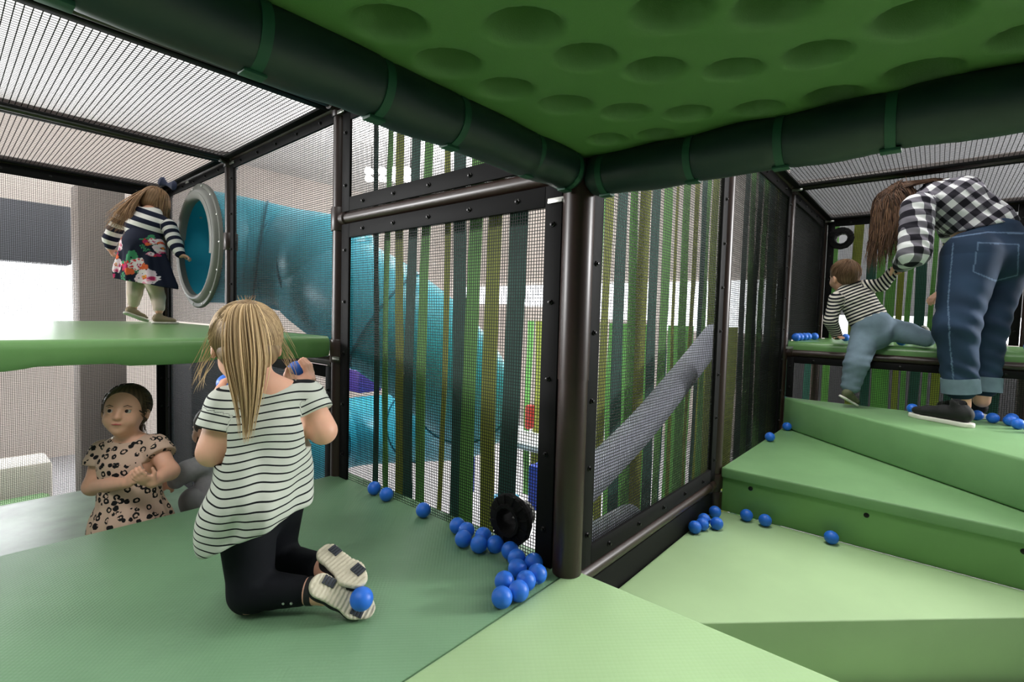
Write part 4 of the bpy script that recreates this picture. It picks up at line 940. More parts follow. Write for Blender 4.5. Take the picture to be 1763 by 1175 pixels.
def leopard_girl():
    T = 1.78; hc = A_(217, 705, T); f = nrm(-VF*.86+VR*.32+VU*.10); f2 = nrm(-VF*.95+VR*.1); side = nrm(np.cross(f2, VU)); u = nrm(VU+VR*.06)
    neck = A_(224, 752, T+.01); chest = A_(222, 800, T); waist = A_(224, 850, T); hip = A_(226, 900, T); foot = hip.copy(); foot[2] = ZL
    org = np.array([hip[0], hip[1], ZL]); B = Blob(.003); lsh, rsh = A_(178, 778, T+.01), A_(268, 768, T+.02)
    B.loft([(hip, .080, .065, side), (waist, .078, .064, side), (chest, .086, .062, side), (neck-VU*.03, .070, .045, side)], .03)
    B.cone(neck-VU*.03, hc-u*.05, .030, .030, .025); B.cone(neck-VU*.03, lsh, .030, .032, .03); B.cone(neck-VU*.03, rsh, .030, .032, .03)
    for q in (-1, 1):
        hp = hip+side*q*.045; kn = hp*.55+np.array([hp[0], hp[1], ZL])*.45; an = np.array([hp[0], hp[1], ZL+.05]); B.limb([hp, kn, an], [.052, .036, .024], .02); B.cone(an, an+f2*.08-VU*.015, .026, .02, .02)
    for sh, el, wr, hd, th in ((lsh, A_(160, 838, T-.02), A_(218, 832, T-.13), A_(245, 815, T-.17), 1), (rsh, A_(292, 812, T-.02), A_(262, 832, T-.13), A_(240, 822, T-.17), -1)):
        B.cone(sh, el, .032, .028, .02); B.cone(el, wr, .028, .018, .02); hand(B, wr, hd-wr, nrm(-VU*.3+VF*.9), .88, .5, th, spread=.2)
    P, Ax = head(B, hc, f, u, .92)
    o = person('girl in a leopard print dress with clasped hands, standing below the raised deck', B, org); face_parts(P, Ax, .92, o, org, (.25, .12))
    lp = MB().tube([P(-.015, .078, -.056)-org, P(0, .082, -.055)-org, P(.015, .078, -.056)-org], [.001, .0026, .001], 8).build('lips', M_LIP, None); lp.parent = o
    D = Blob(.003); up = VU; hem = A_(228, 985, T); D.loft([(neck-up*.028, .050, .036, side), (neck-up*.045, .090, .058, side), (chest, .097, .074, side), (waist, .096, .080, side), (hip, .125, .105, side), (hem, .155, .135, side)], .015)
    for sh, el in ((lsh, A_(160, 838, T-.02)), (rsh, A_(292, 812, T-.02))): D.cone(neck-VU*.035, sh, .032, .040, .02, 1); D.cone(sh, sh+(el-sh)*.30, .042, .050, .01, 1)
    D.plane(hem, -VU, .004); D.ell(neck+VU*.004+f2*.012, [.047, .047, .022], None, .006, 0, sub=True)
    for sh, el in ((lsh, A_(160, 838, T-.02)), (rsh, A_(292, 812, T-.02))):
        dd = nrm(el-sh); ct = sh+(el-sh)*.42; D.add(lambda Q, ct=ct, dd=dd: np.maximum(-((Q-ct)@dd), np.linalg.norm((Q-ct)-((Q-ct)@dd)[..., None]*dd, axis=-1)-.06), ct-.07, ct+.07, .003, 0, True)
    D.mesh(); V = D.V; q = V-waist; k = np.clip((-q[:, 2])/.1, 0, 1); a = np.arctan2(q@f2, q@side); out = q.copy(); out[:, 2] = 0; out /= np.linalg.norm(out, axis=1, keepdims=True)+1e-6
    D.V = V+out*((.006*np.sin(a*13)+.003*np.sin(a*7+1))*k)[:, None]; D.smooth(1, .4); D.build('leopard_dress', leopard_mat(), org, o)
    hm = hair_mat('dark_blond_hair', (58, 46, 36), (128, 104, 78)); cap(P, Ax, hc, .92, hm, org, o, face=(.070, -.018)); rg = np.random.RandomState(5); root = P(0, -.095, .0)
    pa, ra, to = scalp(hc, P, Ax, root, 900, rg, (.5, 2.3), s=.92, clipf=.06)
    for i in range(90): b = root+rg.normal(0, .008, 3); pa.append(bez([b, b-VU*.05-f*.03, b-VU*.11-f*.02+side*rg.normal(0, .012)], np.linspace(0, 1, 8))); ra.append(.0016); to.append(.4)
    for i in range(14): sd = -1 if i % 2 else 1; b = P(sd*.068, .03, .03); pa.append(bez([b, b-VU*.04+Ax[0]*sd*.008, b-VU*(.07+.03*rg.rand())+Ax[0]*sd*.004], np.linspace(0, 1, 8))); ra.append(.0008); to.append(.6)
    strands_mesh(pa, ra, to, 'hair_strands', hm, org, o)
leopard_girl()

# ------------------------------------------------------------------ the crouching child half hidden behind the ponytail girl
def hidden_child():
    T = 2.04; hip = A_(372, 868, T); neck = A_(372, 782, T); hc = A_(366, 735, T); f = nrm(-VR*.9+VF*.2); side = nrm(np.cross(f, VU)); org = np.array([hip[0], hip[1], ZL]); B = Blob(.004)
    B.loft([(hip, .08, .075, side), (neck-VU*.03, .07, .055, side)], .03); B.cone(neck-VU*.02, hc, .03, .03, .02); sh, el, wr = A_(352, 800, T-.06), A_(322, 812, T-.08), A_(300, 832, T-.10)
    B.limb([sh, el, wr], [.034, .030, .020], .02); hand(B, wr, -VR+VU*-.25, VF, .85, .5, 1)
    for q, e in ((-1, 0), (1, .03)):
        h_ = hip+side*q*.04; kn = A_(335, 862, T-.02+q*.05); an = np.array([kn[0], kn[1], ZL+.05])+VR*.06; B.limb([h_, kn, an], [.055, .042, .028], .02); B.cone(an, an+f*.08-VU*.02, .026, .02, .02)
    P, Ax = head(B, hc, f, VU, .92); o = person('crouching child in a grey sweater mostly hidden behind the ponytail girl', B, org)
    S = Blob(.004); S.loft([(hip, .092, .088, side), (neck-VU*.03, .080, .062, side)], .02); S.limb([sh, el, wr+(el-wr)*.15], [.044, .040, .030], .015); S.mesh().smooth(1, .4); S.build('sweater', mat('grey_knit', (150, 148, 152), .9, noise=.08, nscale=60, bump=.3, bscale=250), org, o)
    Pn = Blob(.004)
    for q in (-1, 1): h_ = hip+side*q*.04; kn = A_(335, 862, T-.02+q*.05); an = np.array([kn[0], kn[1], ZL+.06])+VR*.06; Pn.limb([h_-VU*.01, kn, an], [.064, .050, .036], .02)
    Pn.mesh(); Pn.build('trousers', mat('grey_cotton', (126, 126, 128), .9), org, o)
    hm = hair_mat('brown_hair', (48, 34, 26), (110, 80, 58)); cap(P, Ax, hc, .92, hm, org, o); rg = np.random.RandomState(8); pa = []; ra = []; to = []
    for i in range(260):
        a = rg.uniform(0, 6.28); b = P(.070*math.cos(a), -.02+.075*math.sin(a), .0); pa.append(bez([P(0, -.02, .09), P(.075*math.cos(a), -.02+.085*math.sin(a), .07), b, b-VU*.08, b-VU*rg.uniform(.12, .22)+VR*rg.normal(0, .01)], np.linspace(0, 1, 12)))
        if (pa[-1][7]-hc)@Ax[1] > .06: pa.pop(); continue
        ra.append(.0024); to.append(np.clip(rg.normal(.35, .2), 0, 1))
    strands_mesh(pa, ra, to, 'hair_strands', hm, org, o)
hidden_child()

# ------------------------------------------------------------------ the child in the flowered dress on the left raised deck
def flower_child():
    T = 3.18; ftR = A_(270, 558, T); ftR[2] = ZD; org = np.array([ftR[0], ftR[1], ZD]); B = Blob(.0035)
    hip = A_(248, 468, T-.02); waist = A_(246, 425, T-.03); chest = A_(248, 392, T); neck = A_(256, 365, T+.06); hc = A_(268, 350, T+.13); side = nrm(VR+VF*.25); f = nrm(VF*.85+VR*.15-VU*.45); u = nrm(VU*.85+VF*.45+VR*.1)
    lsh, rsh = A_(207, 380, T), A_(291, 390, T+.04); lel, rel = A_(190, 412, T), A_(302, 420, T+.0); lwr, rwr = A_(190, 428, T+.02), A_(311, 439, T-.02)
    B.loft([(hip, .085, .075, side), (waist, .085, .07, side), (chest, .095, .065, side), (neck-VU*.02, .07, .05, side)], .03); B.cone(neck, hc, .03, .032, .03); B.cone(neck-VU*.01, lsh, .03, .034, .02); B.cone(neck-VU*.01, rsh, .03, .034, .02)
    B.limb([lsh, lel, lwr], [.034, .030, .021], .02); B.limb([rsh, rel, rwr], [.034, .030, .021], .02); hand(B, lwr, -VU+VR*.25+VF*.2, VR, .8, .9, -1); hand(B, rwr, VR*.9-VU*.25+VF*.3, -VU, .8, .7, 1)
    P, Ax = head(B, hc, f, u, .95)
    lhp, rhp = A_(236, 478, T), A_(262, 480, T); lkn, rkn = A_(232, 505, T-.02), A_(272, 512, T+.02); lan, ran = A_(229, 529, T+.02), A_(274, 536, T+.01); ran[2] = max(ran[2], ZD+.05)
    B.limb([lhp, lkn, lan], [.044, .031, .023], .01); B.limb([rhp, rkn, ran], [.044, .031, .023], .01)
    o = person('toddler girl in a navy flowered dress with striped sleeves by the tunnel mouth', B, org)
    Lg = Blob(.0035); Lg.limb([lhp, lkn, lan+(lkn-lan)*.35], [.054, .041, .034], .01); Lg.limb([rhp, rkn, ran+(rkn-ran)*.25], [.054, .041, .034], .01); Lg.mesh(); Lg.build('leggings', mat('pale_pink_cotton', (222, 202, 186), .85), org, o)
    # dress skirt with painted flowers
    D = Blob(.0032); hem0 = A_(256, 500, T-.02); dax = nrm(hem0-waist); D.loft([(A_(248, 398, T), .088, .075, side), (waist, .118, .100, side), (hip, .150, .125, side), (hem0, .165, .140, side)], .02)
    hl, hr = A_(215, 482, T), A_(302, 498, T); D.plane((hl+hr)/2, nrm(np.cross(hr-hl, VF)*(1 if np.cross(hr-hl, VF)[2] < 0 else -1)), .004); D.plane(A_(252, 393, T), VU*.9+VR*.25, .004); D.mesh()
    q = D.V-waist; a = np.arctan2(q@VF, q@VR); k = np.clip(-q[:, 2]/.1, 0, 1); out = q.copy(); out[:, 2] = 0; out /= np.linalg.norm(out, axis=1, keepdims=True)+1e-6
    D.V = D.V+out*((.010*np.sin(a*7+.5)+.004*np.sin(a*15))*k)[:, None]; D.smooth(1, .4)
    # flower bunches as (offset across, offset up, radius, colour), repeated round the skirt
    C0 = np.tile(np.array(lin((30, 34, 52))[:3]), (len(D.V), 1)); Z0 = A_(248, 460, T); x = (D.V-Z0)@VR; z = (D.V-Z0)[:, 2]; fr = (D.V-hip)@VF
    wob = .004*np.sin(x*260+z*90)+.003*np.sin(z*310-x*120)
    def dab(cx, cz, r, col, e=1.0, lo=0.0, ang=None):
        dx, dz = x-cx, z-cz; d = np.sqrt(dx*dx+(dz*e)**2)+wob*(.6+r*12)*.8; m = (d < r) & (d >= lo)
        if ang: m &= (np.sin(np.arctan2(dz, dx)*ang) > -.35)
        C0[m] = lin(col)[:3]
    W_, PK, RD, OR, GN, MG, YL = (238, 226, 228), (226, 150, 172), (208, 54, 62), (226, 104, 62), (66, 142, 100), (186, 44, 96), (236, 180, 60)
    for (cx, cz, sc) in ((.055, -.060, 1.0), (-.115, .01, .75), (-.10, .135, .6), (.115, .125, .5), (-.02, -.16, .0)):
        if sc == 0: continue
        S_ = lambda a_, b_, r, col, **kw: dab(cx+a_*sc, cz+b_*sc, r*sc, col, **kw)
        S_(-.085, .075, .020, GN, e=2.0); S_(-.03, .105, .030, GN, e=.7); S_(-.075, -.015, .028, GN, ang=5); S_(-.045, -.055, .026, GN, ang=4); S_(.0, .03, .022, GN, ang=5)
        S_(-.050, .050, .034, RD, ang=7); S_(-.055, .045, .020, MG); S_(-.030, .020, .022, OR); S_(.005, .065, .040, W_); S_(.005, .065, .036, RD, lo=.027*sc, ang=9); S_(.010, .058, .014, MG, ang=3); S_(.040, .050, .022, OR)
        for t in range(6): S_(.050+.030*math.cos(t*1.05), -.020+.034*math.sin(t*1.05), .026, W_ if t % 2 == 0 else (240, 214, 222))
        S_(.078, -.022, .017, PK); S_(.080, -.020, .010, MG); S_(.052, -.060, .018, PK); S_(.056, -.066, .010, MG); S_(.048, -.012, .0135, OR); S_(.048, -.012, .009, YL); S_(.048, -.012, .005, (60, 40, 90))
        S_(-.01, -.10, .026, PK); S_(-.005, -.10, .017, W_); S_(.025, -.105, .018, MG); S_(.02, -.118, .010, RD)
    D.build('flowered_skirt', paint_mat('flower_print'), org, o, colors=C0)
    # striped bodice and sleeves, cuffs at mid forearm
    S = Blob(.0035); S.loft([(A_(250, 402, T), .098, .085, side), (chest, .106, .078, side), (neck-VU*.012, .080, .060, side)], .015, 0)
    S.cone(neck-VU*.01, lsh, .036, .042, .02, 0); S.cone(neck-VU*.01, rsh, .036, .042, .02, 0); S.limb([lsh, lel], [.045, .042], .01, 1); S.limb([rsh, rel, rwr+(rel-rwr)*.12], [.045, .042, .030], .01, 2); S.cone(lel, lwr+(lel-lwr)*.35, .040, .032, .01, 1)
    S.ell(neck+VU*.03, [.05, .05, .03], None, .006, 0, sub=True); S.mesh().smooth(1, .4); U, Cc = S.nearest(); dn = (neck-S.V)@VU*.95+((S.V-neck)@VR)*-.30
    dl = np.linalg.norm(S.V-lsh, axis=1); dr = np.linalg.norm(S.V-rsh, axis=1); s_ = np.where(U == 1, (S.V-lsh)@nrm(lwr-lsh)+.010, np.where(U == 2, (S.V-rsh)@nrm(rwr-rsh)+.004, dn+.012))
    S.build('striped_bodice', stripe_mat('navy_stripe', (236, 232, 226), (28, 32, 52), .058, .52), org, o, coords=np.stack([s_+1.16, s_], 1))
    for an, hd, lift in ((ran, VR*.85+VF*.45, 0), (lan, VR*.5+VF*.75-VU*.35, 1)):
        hd = nrm(hd); upv = VU if not lift else nrm(VU+VF*.4); hl_ = an-upv*.060-hd*.035
        if not lift: hl_[2] = ZD+.001
        shoe(o, org, hl_, hl_+hd*.135, upv, .135, .060, M_TAN, M_WSOLE, .040, h=.003)
    hm = hair_mat('light_brown_hair', (104, 76, 54), (188, 150, 112)); cap(P, Ax, hc, .95, hm, org, o); rg = np.random.RandomState(11); pa = []; ra = []; to = []
    for i in range(760):
        a = rg.uniform(-2.9, 2.9); dx, dy = math.sin(a), -math.cos(a); b = P(.084*dx, -.012+.094*dy, .01)
        if dy > .55 and abs(dx) < .6: continue
        v = rg.rand()
        if dx > .05: e = hc+VR*(.045+.035*rg.rand())-VU*(.16+.20*v)-VF*(.02+.06*rg.rand()); m1 = (b+e)/2+VR*.018
        else: e = hc+VR*(-.17*rg.rand()**1.5-.0)-VU*(.13+.12*v)-VF*(.215+.01*rg.rand()); m1 = b*.5+e*.5-VF*.045+VU*.01
        pa.append(bez([P(rg.normal(0, .012), -.02+rg.normal(0, .015), .100), P(.092*dx, -.012+.096*dy, .095), b+Ax[0]*dx*.006, m1, e], np.linspace(0, 1, 14))); ra.append(rg.uniform(.0013, .0026)); to.append(np.clip(rg.normal(.45, .22), 0, 1))
    strands_mesh(pa, ra, to, 'long_hair', hm, org, o)
    M_NAVY = mat('navy_ribbon', (26, 34, 68), .6); bw = A_(288, 318, T+.02)-org
    for q in (-1, 1):
        K = Blob(.003); d = nrm(VR*q*.9-VU*.15*q+VU*.35*(q < 0)); K.loft([(bw+org, .010, .010, VU), (bw+org+d*.040, .030, .013, VU), (bw+org+d*.052, .027, .010, VU)], .008); K.mesh(); K.build('bow', M_NAVY, org, o)
flower_child()

# ------------------------------------------------------------------ the toddler climbing onto the right raised deck
def toddler():
    toe = np.array(on(1474, 700, 2, .250)); T = 2.90; B = Blob(.0035); org = np.array([toe[0], toe[1], .247])
    pel = A_(1503, 572, T); waist = A_(1492, 545, T+.02); chest = A_(1474, 515, T+.05); neck = A_(1462, 496, T+.07); hc = A_(1453, 475, T+.09); side = nrm(VR*.86+VU*.42+VF*.1); f = nrm(VF*.95-VR*.12+VU*.05); u = nrm(VU-VR*.15-VF*.15)
    lsh, rsh = A_(1440, 515, T+.05), A_(1488, 494, T+.04); lel, rel = A_(1430, 553, T+.06), A_(1518, 491, T-.02); lwr, rwr = A_(1442, 579, T+.13), A_(1540, 466, T-.07)
    lhp, rhp = A_(1490, 580, T), A_(1520, 566, T+.01); lkn, rkn = A_(1474, 628, T-.06), A_(1562, 574, T-.06); lan, ran = A_(1464, 668, T-.04), A_(1596, 584, T-.15)
    B.loft([(pel, .085, .075, side), (waist, .082, .07, side), (chest, .085, .065, side), (neck-(neck-chest)*.3, .06, .05, side)], .03); B.cone(neck, hc, .03, .035, .02)
    B.cone(neck, lsh, .03, .03, .02); B.cone(neck, rsh, .03, .03, .02); B.limb([lsh, lel, lwr], [.032, .028, .020], .015); B.limb([rsh, rel, rwr], [.032, .028, .020], .015)
    dh = np.array(on(1460, 590, 2, ZD+.012))-lwr; hand(B, lwr, nrm(dh*np.array([1, 1, .4])), -VU, .75, .15, -1); hand(B, rwr, A_(1549, 455, T-.08)-rwr, -VF, .7, .6, 1)
    B.limb([lhp, lkn, lan], [.058, .042, .028], .03); B.limb([rhp, rkn, ran], [.058, .042, .028], .03); P, Ax = head(B, hc, f, u, .98)
    o = person('toddler in a striped shirt and pale jeans climbing onto the raised deck', B, org)
    S = Blob(.0032); S.loft([(A_(1506, 566, T), .092, .088, side), (waist, .096, .086, side), (chest, .098, .076, side), (neck-(neck-chest)*.2, .066, .055, side)], .02, 0)
    S.cone(neck, lsh, .034, .036, .02, 0); S.cone(neck, rsh, .034, .036, .02, 0); S.limb([lsh, lel, lwr+(lel-lwr)*.05], [.040, .036, .029], .012, 1); S.limb([rsh, rel, rwr+(rel-rwr)*.02], [.040, .036, .029], .012, 2)
    S.plane(A_(1504, 568, T), nrm(-(neck-pel)), .004); S.ell(neck+(neck-chest)*.25, [.04, .04, .02], None, .005, 0, sub=True); S.mesh(); q = S.V-pel; S.V = S.V+np.outer(.002*np.sin(q@np.array([60, 90, 140.])), VF); S.smooth(1, .4); U, Cc = S.nearest(); axn = nrm(neck-pel)
    s_ = np.where(U == 1, (S.V-lsh)@nrm(lwr-lsh), np.where(U == 2, (S.V-rsh)@nrm(rwr-rsh), (S.V-pel)@axn)); S.build('striped_shirt', stripe_mat('fine_stripe', (214, 206, 196), (22, 24, 34), .0185, .50), org, o, coords=np.stack([s_+1, s_], 1))
    J = Blob(.0035); J.loft([(pel-VU*.01, .104, .098, side), (A_(1501, 560, T+.0), .104, .098, side)], .03); lc = lan+(lkn-lan)*.10; rc = ran+(rkn-ran)*.05
    J.limb([lhp, lkn, lc], [.076, .060, .050], .02); J.limb([rhp, rkn, rc], [.076, .058, .046], .02)
    for kn, an_, ct in ((lkn, lan, lc), (rkn, ran, rc)): J.plane(ct-(kn-an_)*.15, nrm(an_-kn)*1.0, .003) if False else None
    J.mesh(); V = J.V; q = V-lkn; J.V = V+np.outer(.0035*np.sin((V-lhp)@nrm(lan-lhp)*150+((V-lhp)@VR)*40)*np.exp(-(np.minimum(np.linalg.norm(V-lkn, axis=1), np.linalg.norm(V-lan, axis=1))/.09)**2), nrm(VF*-.7+VR*.7)); J.smooth(1, .4); j = J.build('jeans', M_LDENIM, org, o)
    hh = toe-nrm(VF*.6+VR*.35)*.0; upv = nrm(VU*.8+VR*.45-VF*.1); heel = A_(1447, 684, T-.06)
    shoe(o, org, heel, toe, upv, np.linalg.norm(toe-heel), .056, mat('grey_green_shoe', (84, 88, 62), .7), M_WSOLE, .045, h=.003)
    hl2 = ran+VR*.03+VU*.02-VF*.02; shoe(o, org, ran+VR*.034-VU*.028, ran+VR*.040+VU*.06+VF*.07, -VR, .12, .052, mat('black_canvas', (26, 26, 30), .7), M_WSOLE, .04, h=.003)
    hm = hair_mat('short_brown_hair', (84, 62, 46), (150, 118, 90)); cap(P, Ax, hc, .96, hm, org, o, low=-.02); rg = np.random.RandomState(13); pa, ra, to = scalp(hc, P, Ax, P(.01, -.045, .085), 700, rg, (.1, 1.9), s=.97, base=.35)
    pa = [p[::-1][int(len(p)*.4):] for p in pa]; strands_mesh(pa, [r_*.7 for r_ in ra], to, 'short_hair', hm, org, o)
toddler()

# ------------------------------------------------------------------ the woman bending down beside the toddler
def woman():
    heel = np.array(on(1676, 737, 2, .25)); toe = np.array(on(1567, 716, 2, .25)); T = float((((heel+toe)/2)-CAM)@FW); print('woman depth', T); org = np.array([heel[0], heel[1], .247]); B = Blob(.0055)
    ank = np.array(on(1654, 702, 2, .33)); ank = A_(1656, 698, T-.01); kn = A_(1646, 565, T-.02); hpL = A_(1672, 440, T+.02); hpR = A_(1724, 448, T+.14); kn2 = A_(1700, 560, T+.09); ank2 = A_(1690, 690, T+.09)
    pel = (hpL+hpR)/2+VU*.03+VR*.02; waist = A_(1690, 392, T+.11); chest = A_(1640, 352, T+.18); neck = A_(1590, 338, T+.24); hc = A_(1546, 362, T+.28); side = nrm(VF*.8+VR*.35-VU*.35)
    side = nrm(np.cross(nrm(neck-pel), np.cross(VF*.9+VR*.3, nrm(neck-pel))))
    lsh = A_(1580, 358, T+.06); lel = A_(1574, 436, T+.02); lwr = A_(1552, 455, T+.24); rsh = A_(1610, 350, T+.40); rel = A_(1660, 440, T+.46); rwr = A_(1628, 500, T+.46)
    B.loft([(pel, .155, .115, side), (waist, .135, .10, side), (chest, .155, .105, side), (neck-(neck-chest)*.35, .12, .08, side)], .05); B.cone(neck-(neck-chest)*.3, hc, .05, .05, .03)
    B.cone(neck-(neck-chest)*.2, lsh, .05, .052, .04); B.cone(neck-(neck-chest)*.2, rsh, .05, .052, .04); B.limb([lsh, lel, lwr], [.050, .042, .026], .02); B.limb([rsh, rel, rwr], [.050, .040, .025], .02)
    B.limb([hpL, kn, ank], [.098, .062, .036], .04); B.limb([hpR, kn2, ank2], [.098, .062, .036], .04); hand(B, lwr, A_(1540, 462, T+.36)-lwr, -VU*.6-VF*.6, 1.35, .9, 1); hand(B, rwr, -VU*.5-VR*.9, -VU, 1.4, .35, 1)
    f = nrm(-VR*.75-VU*.62+VF*.25); P, Ax = head(B, hc, f, nrm(-VR*.6+VU*.75), 1.22)
    o = person('woman in a black and white checked shirt and jeans bending over the toddler', B, org)
    S = Blob(.005); up = nrm(neck-pel); w2 = waist-nrm(waist-pel)*-.02
    S.loft([(A_(1708, 420, T+.10), .165, .128, side), (waist, .155, .122, side), (chest+VU*.005, .172, .122, side), (neck-(neck-chest)*.3, .128, .085, side), (neck, .06, .055, side)], .03, 0)
    hl, hr = A_(1643, 398, T), A_(1763, 384, T+.1); n_ = np.cross(hr-hl, VF); n_ = n_ if n_[2] < 0 else -n_; S.plane(hl, n_, .004); S.cone(neck-(neck-chest)*.15, lsh, .056, .064, .03, 0); S.cone(neck-(neck-chest)*.15, rsh, .056, .064, .03, 0); cuff = lel+(lwr-lel)*.86; S.limb([lsh, lel], [.074, .070], .012, 1); S.cone(lel, cuff, .068, .050, .012, 1); S.limb([rsh, rel], [.064, .052], .012, 2)
    S.ell(neck+up*.035, [.06, .06, .035], None, .01, 0, sub=True); S.mesh()
    V = S.V; q = V-chest; U, Cc = S.nearest(); fold = .008*np.sin(q@nrm(VR*.55+VU*.85)*75+q@VF*20+1.2)*np.exp(-((q@VR-.10)/.12)**2)*(U == 0)+.004*np.sin(q@np.array([50, 70, 120.]))
    S.V = V+np.outer(fold, nrm(VU*.4-VF*.8)); S.smooth(2, .5); c1 = np.where(U == 1, (S.V-lsh)@nrm(lel-lsh), np.where(U == 2, (S.V-rsh)@nrm(rel-rsh), (S.V-pel)@up)); e2 = np.cross(up, side); c2 = np.where(U == 1, (S.V-lsh)@VR, np.where(U == 2, (S.V-rsh)@VR, np.arctan2((S.V-chest)@e2, (S.V-chest)@side)*.16))
    S.build('checked_shirt', check_mat('gingham', .068), org, o, coords=np.stack([c1+2, c2+2], 1))
    J = Blob(.005); J.loft([(pel-VU*.02, .165, .135, side), (A_(1700, 404, T+.09), .150, .122, side)], .05); ct, ct2 = ank+(kn-ank)*.24, ank2+(kn2-ank2)*.20
    J.limb([hpL-VR*.0, kn, ct], [.125, .086, .070], .04); J.limb([hpR, kn2, ct2], [.120, .082, .066], .03); J.ell(pel+VR*.05-VU*.01, [.13, .13, .13], None, .06); J.plane(ct, nrm(ank-kn), .003) if False else None; J.mesh()
    V = J.V; z = V[:, 2]; J.V = V+np.outer(.005*np.sin(z*70+(V@VR)*38)*np.exp(-((z-kn[2])/.16)**2)+.005*np.sin(z*95+(V@VR)*50)*np.exp(-((z-ct[2]-.06)/.09)**2), -VF); J.smooth(1, .5); 
    rgp = np.random.RandomState(2); base = np.array(lin((40, 56, 78))[:3]); tone = 1+.22*np.sin(z*31+(V@VR)*17)*np.sin((V@VR)*23-z*9)+.25*np.exp(-(((V-A_(1650, 520, T))@VR)/.07)**2)*(z < hpL[2])  # mottled denim, plus a highlight painted as a lighter band down the leg
    Cj = base[None]*tone[:, None]; camv = J.V-CAM; dep = camv@FW; ix = 881.5+FPX*(camv@RT)/dep; iy = 587.5-FPX*(camv@UP)/dep; nr = dep < T+.06
    def seam(p0, p1, wd, col):
        p0, p1 = np.array(p0, float), np.array(p1, float); d_ = p1-p0; t_ = np.clip(((ix-p0[0])*d_[0]+(iy-p0[1])*d_[1])/(d_@d_), 0, 1); m_ = nr & (np.hypot(ix-p0[0]-t_*d_[0], iy-p0[1]-t_*d_[1]) < wd); Cj[m_] = lin(col)[:3]
    for p0, p1 in (((1684, 418), (1754, 421)), ((1684, 418), (1676, 468)), ((1676, 468), (1714, 484)), ((1714, 484), (1752, 474)), ((1754, 421), (1752, 474)), ((1634, 410), (1700, 400)), ((1700, 400), (1763, 402)), ((1641, 420), (1632, 520)), ((1632, 520), (1636, 600)), ((1636, 600), (1642, 660))): seam(p0, p1, 1.1, (92, 112, 138))
    j = J.build('jeans', paint_mat('worn_denim_highlight', .85), org, o, colors=np.clip(Cj, 0, 1))
    for k_, c_, a_ in ((kn, ct, ank), (kn2, ct2, ank2)):
        d = nrm(a_-k_); MBc = MB().lathe(c_-org-d*.015, d, [(-.03, .064), (-.03, .076), (.045, .077), (.047, .070), (.03, .060)], 28).build('cuff', M_LDENIM, None); MBc.parent = j
    d = nrm(toe-heel); shoe(o, org, heel-VU*.003, toe-VU*.003, VU, np.linalg.norm(toe-heel), .092, M_KNIT, M_WSOLE, .075, th=.022, h=.004)
    h2 = ank2-VU*.0+VR*.03; h2[2] = .25; shoe(o, org, h2, h2+d*.24, VU, .24, .09, M_KNIT, M_WSOLE, .072, th=.022, h=.004)
    hm = hair_mat('dark_brown_hair', (46, 32, 26), (132, 98, 76)); cap(P, Ax, hc, 1.24, hm, org, o, clipf=.06); rg = np.random.RandomState(17); pa = []; ra = []; to = []
    for i in range(900):
        a = rg.uniform(-3.1, 3.1); dx, dy = math.sin(a), -math.cos(a); top = P(rg.normal(0, .02), -.03+rg.normal(0, .02), .105); b = P(.088*dx, -.012+.098*dy, .02)
        k = rg.rand(); ln = rg.uniform(.14, .32); sw = .012*math.sin(i*1.7)
        if dy > .35: m1 = b-VU*ln*.5-VR*.02; e = b-VU*ln-VR*(.03*rg.rand())+rg.normal(0, .012, 3)
        elif rg.rand() < .55: m1 = b-VU*ln*.45-VR*.03; e = b-VU*ln*.95-VR*.02+rg.normal(0, .02, 3)
        else: top = P(0, -.06, .09); b = P(.07*dx, -.09, .07); m1 = b+VR*.10+VU*.035; e = A_(1610+40*rg.rand(), 308+8*rg.rand(), T+.1+.2*rg.rand())
        p_ = bez([top, P(.10*dx, -.012+.10*dy, .095), b, m1, e], np.linspace(0, 1, 16)); p_ += np.outer(np.sin(np.linspace(0, 11, 16)+i)*.014*np.linspace(0, 1, 16), VR)+np.outer(np.cos(np.linspace(0, 9, 16)+i*2)*.005*np.linspace(0, 1, 16), VU)
        pa.append(p_); ra.append(rg.uniform(.0018, .0036)); to.append(np.clip(rg.normal(.38, .25), 0, 1))
    strands_mesh(pa, ra, to, 'wavy_hair', hm, org, o)
woman()
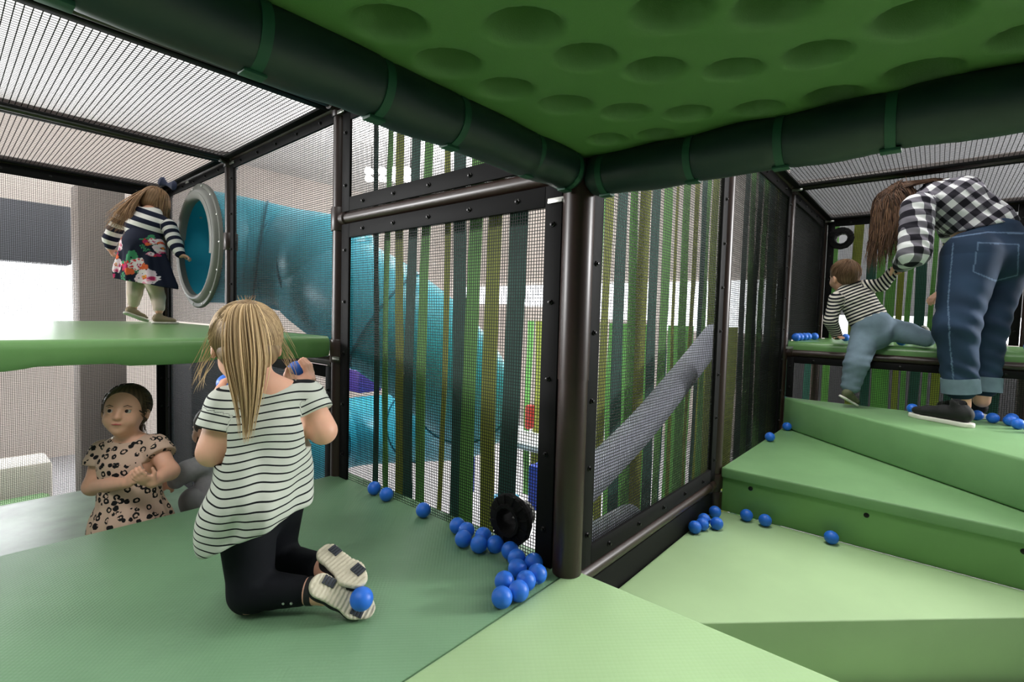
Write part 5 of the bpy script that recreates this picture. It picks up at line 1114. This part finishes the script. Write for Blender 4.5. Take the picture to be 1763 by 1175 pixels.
# ------------------------------------------------------------------ blue foam balls
BR = 0.0262
bb = bmesh.new(); bmesh.ops.create_uvsphere(bb, u_segments=32, v_segments=18, radius=BR)
bme = bpy.data.meshes.new('foam_ball'); bb.to_mesh(bme); bb.free(); bme.materials.append(M_BALL); bme.polygons.foreach_set('use_smooth', [True]*len(bme.polygons))
def ball(x, y, z, label, group, s=1.0):
    o = bpy.data.objects.new('foam_ball', bme); COL.objects.link(o); o.location = (x, y, z); o.scale = (s, s, s)
    return tag(o, 'blue foam ball '+label, 'ball', group)
G1 = 'blue balls along the big netting panel'
for (x, y, z, lab) in [
    (-.897, -.030, 0, 'farthest left on the green deck against the netting'),
    (-.807, -.036, 0, 'second from the left against the netting'),
    (-.587, -.036, 0, 'lying alone against the netting, third from the left'),
    (-.406, -.041, 0, 'at the left end of the long heap beside the netting'),
    (-.358, -.046, 0, 'in the left trio of the heap, squeezed nearest the netting'),
    (-.323, -.094, 0, 'in the left trio of the heap, nearest the camera'),
    (-.293, -.036, 0, 'behind the middle of the heap, touching the netting'),
    (-.262, -.087, 0, 'in front of the middle of the heap, left of the ball port'),
    (-.226, -.052, 0, 'just left of the black ball port'),
    (-.167, -.052, 0, 'directly under the black ball port'),
    (-.122, -.075, 0, 'in the right cluster, below and right of the port'),
    (-.072, -.060, 0, 'in the right cluster, farthest back beside the post'),
    (-.084, -.117, 0, 'in the middle of the right cluster'),
    (-.027, -.101, 0, 'touching the foot of the corner post'),
    (-.066, -.191, 0, 'on the left flank of the near group of four'),
    (-.027, -.150, 0, 'on the back right of the near group of four'),
    (-.010, -.200, 0, 'on the front right of the near group of four'),
    (-.022, -.250, 0, 'nearest the camera at the foot of the heap')]:
    ball(x, y, z+BR, lab, G1)
G2 = 'blue balls on the pale platform'
for (x, y, lab) in [(.045, 1.115, 'farthest back in the pile by the brown post'), (.040, .993, 'in the middle of the pile against the bottom bar'), (.040, .885, 'nearest the corner post in the pile by the bottom bar'),
                    (.052, .938, 'in front of the pile, second from the left'), (.094, .990, 'at the right front of the pile by the post'),
                    (.161, 1.178, 'against the green riser, left of three'), (.237, 1.176, 'against the green riser, middle of three'), (.48, 1.180, 'against the green riser, right one of three')]:
    ball(x, y, -.158+BR, lab, G2)
G3 = 'blue balls on the upper steps'
ball(.070, 1.93, .05+BR, 'on the middle tread, the nearer of two', G3); ball(.075, 2.33, .05+BR, 'on the middle tread near the post, the farther of two', G3)
for (x, y, lab) in [(.678, 2.36, "beside the tip of the woman's shoe"), (.940, 2.37, "just behind the woman's heel"), (.996, 2.33, "second behind the woman's heel"), (1.055, 2.30, 'third in the row behind the heel'),
                    (1.075, 2.215, 'at the right edge, nearer of the row behind the heel'), (1.11, 2.14, 'cut by the right edge of the photo on the top step'), (1.07, 2.395, 'at the back of the row against the dark netting')]:
    ball(x, y, .247+BR, lab, G3)
G4 = 'blue balls on the right raised deck'
for (x, y, lab) in [(.065, 2.50, 'at the left end of the row beside the post'), (.064, 2.62, 'second in the row on the raised deck'), (.065, 2.76, 'third in the row on the raised deck'), (.066, 2.88, 'fourth in the row on the raised deck'), (.085, 3.02, 'at the right end of the row on the raised deck'),
                    (.27, 3.05, "beside the toddler's propped hand"), (.60, 2.62, "under the toddler's raised leg"), (1.13, 2.55, 'at the right edge of the raised deck')]:
    ball(x, y, ZD+BR, lab, G4)
G5 = 'blue balls with the kneeling girl'
ball(*KB[0], "held at the kneeling girl's face in her left hand", G5); ball(*KB[1], "held up in the kneeling girl's right hand, over her shoulder", G5)
p = Vector(KB[2](.74, .1, -BR-.001)); ball(p.x, p.y, p.z, "resting against the kneeling girl's shoe sole", G5)
